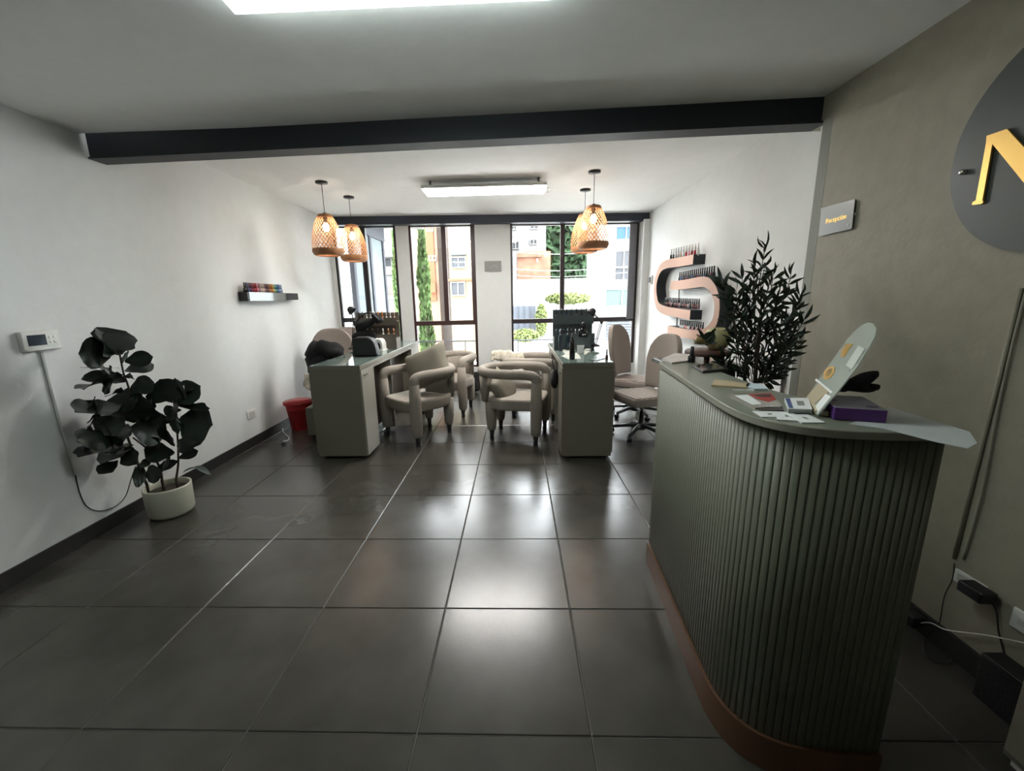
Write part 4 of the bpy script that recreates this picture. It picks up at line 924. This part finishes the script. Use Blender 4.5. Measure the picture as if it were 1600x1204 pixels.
# ================================================================== OFFICE CHAIRS
def office_chair(label, x, y, rz, zs=.47, back=.58, arms=False, group='rolling office chairs'):
    """faces -y"""
    t = thing('office_chair', label, 'chair', (x, y, 0), rz, group)
    mb = MB()
    for k in range(6):
        u0 = -.245 + k * .0817; mb.bx(u0, u0 + .0795, -.24, .24, zs - .085, zs)
    MB().bx(-.245, .245, -.245, .245, zs - .10, zs - .012).build('seat', FABO, t, bevel=.02)
    for k in range(7):
        v0 = -.235 + k * .067; MB().pillow((0, v0 + .0335, zs - .014), (.475, .071, .026), 6, 16, 8).build('seat_channel', FABO, t)
    n = 12; vs = []; fs = []; nz = 10
    for i in range(n + 1):
        u = -1 + 2 * i / n
        for j in range(nz + 1):
            f = j / nz; wdt_ = .205 + .055 * min(1, f * 1.5)
            top_ = back * (1 - .24 * abs(u) ** 3.4); z = zs + .02 + top_ * f
            if f > .6: wdt_ *= 1 - .10 * ((f - .6) / .4) ** 2
            yb = .245 + .07 * f - .07 * u * u
            vs.append((u * wdt_, yb, z))
    for i in range(n):
        for j in range(nz): a = i * (nz + 1) + j; fs.append((a, a + 1, a + nz + 2, a + nz + 1))
    o = MB().add(vs, fs, 0, True).build('backrest', FABO, t); md = o.modifiers.new('s', 'SOLIDIFY'); md.thickness = .055; md.offset = 0
    md = o.modifiers.new('b', 'BEVEL'); md.width = .02; md.segments = 3; md.limit_method = 'ANGLE'
    MB().tube([(0, .1, zs - .10), (0, .26, zs - .09), (0, .30, zs + .02), (0, .30, zs + .15)], .018, 8, sq=(1.6, .6)).build('back_bracket', BLK, t)
    MB().lathe([(.016, zs - .1), (.016, .24)], n=12).build('gas_lift', CHROME, t)
    MB().lathe([(.026, .26), (.027, .09), (.045, .075), (.045, .06)], n=14).build('column', BLK, t)
    for k in range(5):
        a = 2 * PI * k / 5 + .3; d = Vector((math.cos(a), math.sin(a), 0))
        l = MB().tube([d * .02 + Vector((0, 0, .10)), d * .12 + Vector((0, 0, .10)), d * .30 + Vector((0, 0, .066))], [.032, .027, .019], 8, sq=(1, .8)).build('base_arm', BLK, t)
        MB().lathe([(.026, -.024), (.030, -.016), (.030, .016), (.026, .024)], d * .305 + Vector((0, 0, .030)), 14, M=Matrix.Rotation(a + .5, 4, 'Z') @ Matrix.Rotation(PI / 2, 4, 'X')).build('caster', BLKGL, l)
    if arms:
        for s_ in (-1, 1):
            MB().bx(s_ * .29 - .025, s_ * .29 + .025, -.18, .10, zs + .17, zs + .20).build('armrest', BLK, t, bevel=.008)
            MB().tube([(s_ * .29, -.02, zs + .17), (s_ * .29, -.02, zs - .07), (s_ * .2, -.02, zs - .09)], .013, 6).build('arm_support', BLK, t)
    return t
office_chair('beige channelled office chair on a black star base beside the reception counter', 1.32, 4.36, math.radians(-72))
office_chair('beige office chair turned away beyond the right desk, its back to the desk', 1.47, 5.14, math.radians(50), .48, .62)
office_chair('beige office chair with a black jacket, at the left wall behind the left desk', -2.22, 5.0, math.radians(25), .50, .62)
office_chair('beige office chair partly hidden behind the dark brown rack', -2.15, 5.75, math.radians(60), .50, .60)
t = W('jacket', 'crumpled black jacket lying on the left office chair', 'jacket', P(505, 548, y=4.62))
mb = MB(); mb.pillow(P(495, 552, y=4.60), (.22, .18, .22), 2.4, 20, 14, ns=.05, nf=9, seed=1); mb.pillow(P(515, 546, y=4.60), (.30, .2, .18), 2.3, 20, 14, M=Matrix.Rotation(.35, 4, 'Y'), ns=.045, nf=10, seed=4); mb.pillow(P(503, 568, y=4.6), (.34, .22, .28), 2.4, 18, 12, ns=.03, nf=9, seed=9)
mb.build('jacket_body', BLKCL, t)
cloth('garment', 'pale patterned garment hanging on the left office chair behind the desk', 'garment', [P(478, 590, y=4.80), P(486, 594, y=4.76), P(495, 597, y=4.72)], .07, THROW, 9, .10)

# ================================================================== WALL SHELVES
# mirrored shelf on the left wall
xs = lambda y: XL(y)
def LW(u, v, d=0.): 
    dd = CAMR @ Vector(((u - CX) / FPX, 1, -(v - CY) / FPX)); n = Vector((1, .022, 0)); t_ = (-2.70 + d - CAMC.dot(n)) / dd.dot(n); return CAMC + dd * t_
s0, s1 = LW(389, 470, .10), LW(449, 468, .10); t_top = LW(389, 456, .10).z
e0, e1 = LW(373, 470, .0), LW(467, 468, .0)
sh = W('wall_shelf', 'small black wall shelf with a mirrored front on the left wall', 'shelf', ((s0 + s1) / 2))
za, zb_ = LW(389, 470, .10).z, LW(389, 456, .10).z
ya, yb = s0.y, s1.y
def lb(name, y0, y1, d0, d1, z0, z1, m_, par):
    return MB().prism([(xs(y0) + d0, y0), (xs(y0) + d1, y0), (xs(y1) + d1, y1), (xs(y1) + d0, y1)], z0, z1).build(name, m_, par)
lb('shelf_body', ya, yb, .0, .095, za, zb_, BLK, sh); lb('mirror_front', ya + .02, yb, .095, .10, za, zb_, MIRROR, sh)
lb('end_block', yb, yb + .30, .0, .085, za + .01, zb_, BLKCL, sh)
cols = ['black', 'black', 'navy', 'plum', 'plum', 'crimson', 'crimson', 'red', 'pink', 'mauve', 'nude', 'beige', 'beige', 'mauve', 'brown', 'brown', 'copper', 'orange', 'orange', 'lime', 'green', 'teal', 'navy', 'blue', 'grey blue', 'grey blue']
bottles(cols, [(xs(ya + .03 + i * (yb + .0 - ya - .05) / 25) + .055, ya + .03 + i * (yb + .0 - ya - .05) / 25, zb_) for i in range(26)], 'from the left on the left wall shelf', None, .095, .013, 'bottles on the left wall shelf')
# curved rose gold shelves on the right wall
xf = XB - .13
def G(u, v): q = P(u, v, x=xf); return Vector((q.y, q.z))
def cshelf(label, mid, hh):
    r_ = W('curved_shelf', label, 'shelf', (XB - .06, mid[len(mid) // 2].x, mid[len(mid) // 2].y))
    pts = mid
    def off(d): 
        o = []
        for i, p_ in enumerate(pts):
            a = pts[max(i - 1, 0)]; b_ = pts[min(i + 1, len(pts) - 1)]; t_ = (b_ - a).normalized(); o.append(p_ + Vector((-t_.y, t_.x)) * d)
        return o
    A, B = off(hh), off(-hh); n = len(pts)
    Mx = Matrix(((0, 0, 1, 0), (1, 0, 0, 0), (0, 1, 0, 0), (0, 0, 0, 1)))
    for (x0, x1, nm_, m_, k) in ((xf, xf + .004, 'mirror_front', ROSE, 1.), (xf + .004, XB, 'shelf_body', mat('navy_black', (.02, .023, .032), .5), .99)):
        mb = MB(); AA, BB = off(hh * k), off(-hh * k); vs = []
        for i in range(n):
            vs += [(x0, AA[i].x, AA[i].y), (x1, AA[i].x, AA[i].y), (x1, BB[i].x, BB[i].y), (x0, BB[i].x, BB[i].y)]
        fs = [(i * 4 + k_, i * 4 + (k_ + 1) % 4, i * 4 + 4 + (k_ + 1) % 4, i * 4 + 4 + k_) for i in range(n - 1) for k_ in range(4)] + [(3, 2, 1, 0), tuple((n - 1) * 4 + k_ for k_ in range(4))]
        mb.add(vs, fs).build(nm_, m_, r_)
    return r_
def cpts(l, k=5): return [Vector((p.x, p.y)) for p in smooth_path([Vector((*G(u, v), 0)) for u, v in l], k)]
up = cpts([(1083, 405), (1062, 409), (1040, 413), (1030, 422), (1024, 442), (1024, 462), (1028, 478), (1040, 485), (1060, 489), (1078, 492)])
cshelf('upper curved rose gold framed shelf open to the right, on the right white wall', up, .052)
lo = cpts([(1048, 446), (1070, 444), (1098, 440), (1110, 446), (1118, 462), (1120, 480), (1117, 500), (1108, 515), (1094, 523), (1078, 522), (1060, 519), (1043, 515)])
cshelf('lower curved rose gold framed shelf open to the left, on the right white wall', lo, .052)
def rowR(u0, v0, u1, v1, n, spec, where, cap, h, w_, grp, dx=.05):
    p0, p1 = P(u0, v0, x=xf), P(u1, v1, x=xf)
    bottles(spec, [(xf + dx, p0.y + (p1.y - p0.y) * i / (n - 1), p0.z + (p1.z - p0.z) * i / (n - 1)) for i in range(n)], where, cap, h, w_, grp)
def shelf_z(u, v, hh=.052): return P(u, v, x=xf)
rowR(1042, 406, 1083, 399, 11, ['black', 'black', 'clear', 'clear', 'beige', 'white', 'red', 'pink', 'crimson', 'red', 'clear'], 'from the window on the topmost curved shelf arm', 'clear', .13, .013, 'bottles on the topmost curved shelf arm')
rowR(1055, 440, 1107, 433, 18, ['black', 'navy', 'black', 'black', 'plum', 'black'] * 3, 'from the window on the second curved shelf arm', 'black', .11, .015, 'bottles on the second curved shelf arm')
rowR(1034, 478, 1084, 483, 20, ['black', 'brown', 'plum', 'brown', 'mauve'] * 4, 'from the window on the third curved shelf arm', 'black', .11, .015, 'bottles on the third curved shelf arm')
rowR(1056, 515, 1090, 521, 13, ['clear', 'clear', 'clear', 'pink', 'nude', 'white', 'black', 'pink', 'black', 'nude', 'black', 'pink', 'black'], 'from the window on the bottom curved shelf arm', 'black', .12, .014, 'bottles on the bottom curved shelf arm')
tag(MB().tube([P(1061, 452, x=XB - .005), P(1060, 483, x=XB - .005)], .006, 6).build('cable_cover', GREYAL), 'thin grey cable strip between the second and third shelf arms', 'cable')
tag(MB().tube([P(1058, 494, x=XB - .005), P(1057, 512, x=XB - .005)], .006, 6).build('cable_cover', GREYAL), 'thin grey cable strip under the third curved shelf arm', 'cable')
c = P(1018, 437, x=XB); t = W('wall_socket', 'small white wall fitting beside the curved shelf near the window', 'socket', c)
MB().box(c - Vector((.01, 0, 0)), (.02, .10, .13)).build('plate', WPLAS, t, bevel=.004); MB().box(c - Vector((.028, 0, 0)), (.03, .06, .08)).build('module', GREYAL, t, bevel=.004)

# ================================================================== SIGNS
XS = XR - .015
t = W('logo_sign', 'large round charcoal wall sign with a gold serif letter N', 'sign', (XR, 1.50, 1.93))
MB().lathe([(.37, 0), (.37, .006)], (XR - .018, 1.497, 1.945), 72, M=Matrix.Rotation(PI / 2, 4, 'Y'), smooth=False).build('disc', SIGN, t)
def onsign(u, v, x): q = P(u, v, x=x); return (q.y, q.z)
XG = XR - .022
Mw = Matrix(((0, 0, -1, XG), (1, 0, 0, 0), (0, 1, 0, 0), (0, 0, 0, 1)))
a_ = [onsign(u, v, XG) for u, v in ((1545, 212), (1577, 201), (1600, 226))]
b_ = [onsign(u, v, XG) for u, v in ((1600, 281), (1554, 224.5), (1538.5, 312), (1540, 316), (1536, 318.5), (1522, 320), (1522.5, 316), (1528, 312.5), (1544, 224))]
# extend the diagonal and mirror the right stem beyond the frame
dtop = (Vector(a_[2]) - Vector(a_[1])).normalized(); dbot = (Vector(b_[0]) - Vector(b_[1])).normalized()
ze = b_[4][1]
def ext(p_, d, z): k = (z - p_[1]) / d.y; return (p_[0] + d.x * k, z)
pA = ext(a_[1], dtop, ze); pB = ext(b_[1], dbot, ze)
MB().prism([a_[0], a_[1], a_[2], pA, pB] + b_[1:], 0, .008, M=Mw).build('letter_diagonal', GOLD, t)
yr = pA[0]
MB().prism([(yr - .006, ze), (yr + .004, ze), (yr + .004, a_[1][1]), (yr - .006, a_[1][1])], 0, .008, M=Mw).build('letter_stem', GOLD, t)
MB().prism([(yr - .03, a_[1][1]), (yr + .025, a_[1][1]), (yr + .025, a_[1][1] + .006), (yr - .03, a_[1][1] + .006)], 0, .008, M=Mw).build('letter_serif', GOLD, t)
for (u, v) in ((1504, 269),):
    c = P(u, v, x=XR - .03); MB().lathe([(.010, 0), (.010, .018), (.007, .022)], (XR - .018, c.y, c.z), 16, M=Matrix.Rotation(-PI / 2, 4, 'Y')).build('standoff_screw', CHROME, t)
t = W('reception_sign', 'small smoky acrylic plate reading Recepción at the edge of the olive wall', 'sign', P(1310, 340, x=XR))
xq = XR - .012
q = [onsign(u, v, xq) for u, v in ((1284, 325), (1337, 311), (1332, 357), (1281, 369))]
Mq = Matrix(((0, 0, -1, xq), (1, 0, 0, 0), (0, 1, 0, 0), (0, 0, 0, 1)))
MB().prism(q, 0, .004, M=Mq).build('plate', PLATE, t); 
for pt in ((q[0], q[3]), (q[1], q[2])): MB().box((XR - .006, (pt[0][0] + pt[1][0]) / 2, (pt[0][1] + pt[1][1]) / 2), (.012, .012, .012)).build('standoff', CHROME, t)
cq = P(1306, 342, x=xq - .005); dq = (P(1337, 333, x=xq) - P(1284, 347, x=xq)).normalized(); uq = Vector((0, 0, 1)); uq = (uq - dq * uq.dot(dq)).normalized()
text('Recepción', .036, basis(cq, dq, uq, dq.cross(uq)), GOLD, 'lettering', t, .001)
c = P(1325, 351, x=xq - .004); MB().box(c, (.002, .012, .016)).build('small_icon', mat('grey_icon', (.4, .4, .38), .5), t)
# plaque on the pier
t = W('wall_plaque', 'small grey plaque on the white pier between the windows', 'sign', (-.36, YW(-.36), 1.96))
def WP(u, v, off=0.):
    dd = CAMR @ Vector(((u - CX) / FPX, 1, -(v - CY) / FPX)); n = Vector((-.0727, 1, 0)); t_ = (6.86 + off - CAMC.dot(n)) / dd.dot(n); return CAMC + dd * t_
q = [WP(757, 408), WP(783, 408), WP(783, 424), WP(757, 424)]; ym = YW(-.36)
MB().prism([(q[0].x, q[0].z), (q[1].x, q[0].z), (q[1].x, q[3].z), (q[0].x, q[3].z)], 0, .008, M=Matrix(((1, 0, 0, 0), (0, 0, -1, ym - .012), (0, 1, 0, 0), (0, 0, 0, 1)))).build('plate', mat('grey_plaque', (.22, .22, .20), .4), t)
for k, dx_ in enumerate((-.02, .035, .07)):
    MB().box((-.37 + dx_, ym - .022, 1.965 + (.01 if k % 2 else -.012)), (.018, .002, .014)).build('engraved_mark', mat('grey_icon', (.4, .4, .38), .5), t)

# ================================================================== LEFT WALL FITTINGS
t = W('thermostat', 'white wall thermostat with a dark blue grey screen above the fig plant', 'thermostat', LW(64, 533))
q = [LW(33, 519, .03), LW(92, 515, .03), LW(95, 544, .03), LW(38, 551, .03)]
yA, yB = (q[0].y + q[3].y) / 2, (q[1].y + q[2].y) / 2; zA, zB = (q[2].z + q[3].z) / 2, (q[0].z + q[1].z) / 2
lb2 = lambda name, f0, f1, g0, g1, d0, d1, m_, bv=0: MB().prism([(xs(yA + (yB - yA) * f0) + d0, yA + (yB - yA) * f0), (xs(yA + (yB - yA) * f0) + d1, yA + (yB - yA) * f0), (xs(yA + (yB - yA) * f1) + d1, yA + (yB - yA) * f1), (xs(yA + (yB - yA) * f1) + d0, yA + (yB - yA) * f1)], zA + (zB - zA) * g0, zA + (zB - zA) * g1).build(name, m_, t, bevel=bv)
lb2('housing', 0, 1, 0, 1, 0, .03, WPLAS, .004); lb2('screen', .13, .62, .28, .82, .03, .0315, mat('lcd', (.045, .06, .08), .2))
lb2('lower_lip', .03, .97, .04, .14, .03, .034, WPLAS, .001)
for i in range(2):
    for j in range(2): lb2('button', .70 + i * .12, .78 + i * .12, .35 + j * .24, .48 + j * .24, .03, .033, WPLAS, .001)
def strip(label, pts, wd_, m_, name='cable_duct', parent=None):
    return tag(MB().tube(pts, wd_, 4, sq=(1, 1)).build(name, m_), label, 'cable')
strip('white plastic cable duct running down the left wall below the thermostat', [LW(65, 550, .008), LW(92, 655, .008), LW(119, 742, .008)], .009, WPLAS)
tag(MB().tube(smooth_path([LW(118, 742, .01), LW(124, 768, .01), LW(135, 790, .01), LW(155, 798, .012), LW(180, 791, .02), LW(196, 775, .03), LW(205, 748, .03), LW(212, 728, .03)], 6), .0035, 6).build('cable', BLK), 'thin dark cable looping from the wall duct behind the cream pot', 'cable')
c = LW(392.5, 646.5); t = W('wall_outlet', 'white double socket low on the left wall', 'socket', c)
yA, yB = LW(386, 650).y, LW(399, 644).y; zA, zB = LW(392, 653).z, LW(392, 640).z
lb2('plate', 0, 1, 0, 1, 0, .01, WPLAS, .003); lb2('insert', .2, .8, .2, .8, .01, .014, mat('ivory_plastic', (.55, .55, .5), .4), .001)
# bin, drawer trolley, white cable
c = Vector((-2.585, 4.72, 0)); t = W('waste_bin', 'red plastic waste bin by the left wall', 'bin', c)
MB().lathe([(.105, 0), (.11, .01), (.145, .30), (.165, .305), (.168, .335), (.155, .34), (.148, .31), (.105, .02)], c, 28, cap=False).build('bucket', RED, t)
MB().lathe([(0, .336), (.150, .338), (.155, .343), (0, .348)], c, 28, cap=False).build('lid', RED, t)
t = W('drawer_trolley', 'grey open drawer trolley on casters behind the left desk', 'drawer unit', (-2.1, 4.4, 0))
MB().bx(-2.27, -1.93, 4.26, 4.28, .06, .36).build('drawer_front', TAUPE, t, bevel=.002)
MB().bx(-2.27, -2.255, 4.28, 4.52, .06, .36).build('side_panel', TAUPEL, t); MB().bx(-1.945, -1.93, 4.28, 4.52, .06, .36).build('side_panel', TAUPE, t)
MB().bx(-2.255, -1.945, 4.28, 4.51, .06, .08).build('bottom', DKBR, t)
MB().bx(-2.245, -1.955, 4.29, 4.50, .08, .31).build('contents', BLKCL, t)
for x in (-2.235, -1.965):
    for y in (4.31, 4.49): MB().lathe([(.025, -.012), (.028, 0), (.025, .012)], (x, y, .029), 12, M=Matrix.Rotation(PI / 2, 4, 'X')).build('caster', BLK, t)
pts = [P(463, 658, z=.008), P(452, 661, z=.008), P(443, 668, z=.008), P(442, 674, z=.008), P(449, 681, z=.008), P(452, 684, z=.008), P(449, 688, z=.008), P(443, 689, z=.008)]
t = W('power_cable', 'white cable curling on the floor beside the red bin', 'cable', pts[0]); MB().tube(smooth_path(pts, 5), .007, 6).build('cord', WPLAS, t)
MB().box(P(443, 692, z=.012), (.03, .04, .024)).build('plug', BLK, t, bevel=.003)
pts = [P(958, 626, z=.30), P(985, 628, z=.22), P(1000, 636, z=.10), P(1015, 647, z=.02), P(1030, 649, z=.006)]
tag(MB().tube(smooth_path(pts, 5), .004, 6).build('floor_cable', GREYAL), 'thin grey cable trailing across the floor behind the right desk', 'cable')
# backpack by the pier
c = P(741, 612, z=0); t = W('backpack', 'small black backpack on the floor against the white pier', 'backpack', c)
MB().pillow((c.x, c.y - .02, .17), (.20, .14, .34), 3.2, 18, 12, ns=.02, nf=9).build('bag_body', BLKCL, t); MB().pillow((c.x, c.y - .09, .12), (.15, .06, .17), 3, 14, 10).build('front_pocket', BLKCL, t)
t = W('handbag', 'small black bag hanging on the customer side of the right desk', 'bag', P(872, 585, y=4.1))
c = P(871, 592, y=4.05); MB().pillow((.36, c.y, c.z), (.07, .16, .20), 2.6, 14, 10, ns=.02, nf=10).build('bag_body', BLKCL, t)
MB().tube(smooth_path([(.37, c.y - .06, c.z + .05), (.34, c.y - .03, c.z + .18), (.345, c.y + .02, c.z + .18), (.37, c.y + .06, c.z + .05)], 5), .005, 6).build('strap', BLK, t)

# ================================================================== RIGHT WALL FITTINGS
def RP(u, v, d=0.): return P(u, v, x=XR - d)
def rplate(name, lab, quad, th, m_, cat='socket'):
    q = [RP(u, v) for u, v in quad]; y0, y1 = min(p_.y for p_ in q), max(p_.y for p_ in q); z0 = (q[2].z + q[3].z) / 2; z1 = (q[0].z + q[1].z) / 2
    t = W(name, lab, cat, (XR, (y0 + y1) / 2, (z0 + z1) / 2)); MB().bx(XR - th, XR, y0, y1, z0, z1).build('plate', m_, t, bevel=.003); return t, (y0, y1, z0, z1)
t, r_ = rplate('wall_outlet', 'cream socket plate with a black adapter plugged in, low on the olive wall', [(1497, 887), (1545, 917), (1541, 935), (1492, 906)], .01, WPLAS)
MB().bx(XR - .013, XR - .01, r_[0] + .015, r_[1] - .015, r_[2] + .012, r_[3] - .012).build('insert', MATS['ivory_plastic'], t)
t = W('power_adapter', 'black plug adapter in the socket on the olive wall', 'adapter', RP(1526, 925, .03))
c = RP(1526, 924, .045); MB().box(c, (.06, .085, .042)).build('adapter_body', BLK, t, bevel=.006)
MB().tube(smooth_path([RP(1545, 935, .04), RP(1557, 955, .02), RP(1560, 985, .015), RP(1566, 1008, .012), RP(1572, 1030, .012)], 5), .003, 6).build('cord', BLK, t)
t, r_ = rplate('wall_outlet', 'white switch plate at the right edge of the olive wall', [(1588, 947), (1622, 968), (1618, 1000), (1583, 977)], .01, WPLAS)
MB().bx(XR - .014, XR - .01, (r_[0] + r_[1]) / 2 - .012, (r_[0] + r_[1]) / 2 + .012, (r_[2] + r_[3]) / 2 - .01, (r_[2] + r_[3]) / 2 + .01).build('rocker', MATS['ivory_plastic'], t)
yv = RP(1492, 878).y
tag(MB().tube([(XR - .006, yv - .01, 1.46), (XR - .006, yv, .40)], .007, 6).build('cable_duct', OLIVE), 'olive painted cable duct running down the olive wall to the socket', 'cable')
tag(MB().tube(smooth_path([(XR - .004, yv - .025, 1.46), (XR - .012, yv - .03, 1.25), (XR - .008, yv - .03, 1.0), (XR - .012, yv - .045, .7), (XR - .006, yv - .03, .42)], 6), .0045, 6).build('painted_cable', mat('olive_cable', (.30, .28, .22), .5)), 'loose olive painted cable beside the duct on the olive wall', 'cable')
tag(MB().tube(smooth_path([RP(1491, 880, .008), RP(1488, 905, .01), RP(1476, 930, .01), RP(1470, 962, .015), RP(1466, 976, .02), P(1445, 1000, z=.01), P(1444, 1020, z=.006), P(1462, 1034, z=.006), P(1485, 1034, z=.006), P(1488, 1020, z=.006)], 6), .0022, 6).build('cable', BLK), 'thin black cable hanging from the socket and curling on the floor', 'cable')
t = W('charger', 'black charger block at the foot of the olive wall', 'adapter', P(1420, 970, z=.03))
c = P(1421, 962, x=XR - .06); MB().box(c + Vector((0, 0, -.0)), (.05, .09, .05)).build('charger_body', BLK, t, bevel=.005); MB().box(c + Vector((-.026, .02, .005)), (.003, .02, .022)).build('usb_face', WPLAS, t)
tag(MB().tube(smooth_path([c + Vector((0, -.04, 0)), RP(1455, 973, .03), RP(1480, 984, .02), RP(1540, 992, .02), RP(1600, 1004, .02), RP(1640, 1012, .02)], 6), .0024, 6).build('cable', WPLAS), 'white cable stretched along the foot of the olive wall', 'cable')
t = W('black_box', 'black box standing on the floor against the olive wall', 'box', (1.70, 1.25, 0))
MB().bx(1.665, XR - .016, 1.16, 1.325, .0, .165).build('box_body', BLKCL, t, bevel=.004); MB().bx(1.663, XR - .015, 1.158, 1.327, .165, .178).build('lid', BLK, t, bevel=.003)
t = W('side_cabinet', 'olive grey cabinet at the lower right beyond the counter', 'cabinet', (1.64, .85, 0))
MB().bx(1.525, 1.66, .70, 1.10, .02, .36).build('body', mat('cabinet_and_shaded_reveal', (.2, .2, .17), .6), t, bevel=.003); MB().bx(1.51, 1.525, .70, 1.09, .05, .35).build('door', OLIVE, t, bevel=.002); MB().bx(1.53, 1.64, .72, 1.08, 0, .02).build('plinth', WPLAS, t)
# narrow mirror and hanging towel at the end of the olive wall
t = W('wall_mirror', 'narrow dark glass panel with a steel frame by the white corner', 'mirror', (XB - .02, 2.95, 1.0))
q0 = P(1222, 640, x=XB - .02); q1 = P(1236, 550, x=XB - .02)
y0_, y1_ = min(q0.y, q1.y), max(q0.y, q1.y)
MB().bx(XB - .03, XB, y0_, y1_ + .02, .25, q1.z).build('panel', mat('dark_mirror', (.12, .12, .12), .15, .6), t); MB().bx(XB - .034, XB, y0_ - .015, y0_, .24, q1.z + .01).build('frame_side', CHROME, t)
MB().bx(XB - .034, XB, y1_ + .02, y1_ + .035, .24, q1.z + .01).build('frame_side', CHROME, t)
c = P(1231, 535, x=XB - .06); t = W('hand_towel', 'small white cloth hanging on a hook by the white corner', 'towel', c)
MB().prism([(c.y - .05, c.z + .07), (c.y + .04, c.z + .05), (c.y + .06, c.z - .12), (c.y, c.z - .17), (c.y - .03, c.z - .05)], 0, .02, M=Matrix(((0, 0, 1, XB - .05), (1, 0, 0, 0), (0, 1, 0, 0), (0, 0, 0, 1)))).build('cloth', WPAP, t, bevel=.006)
MB().tube([(XB, c.y, c.z + .08), (XB - .05, c.y, c.z + .08), (XB - .06, c.y, c.z + .10)], .006, 6).build('hook', BLK, t)
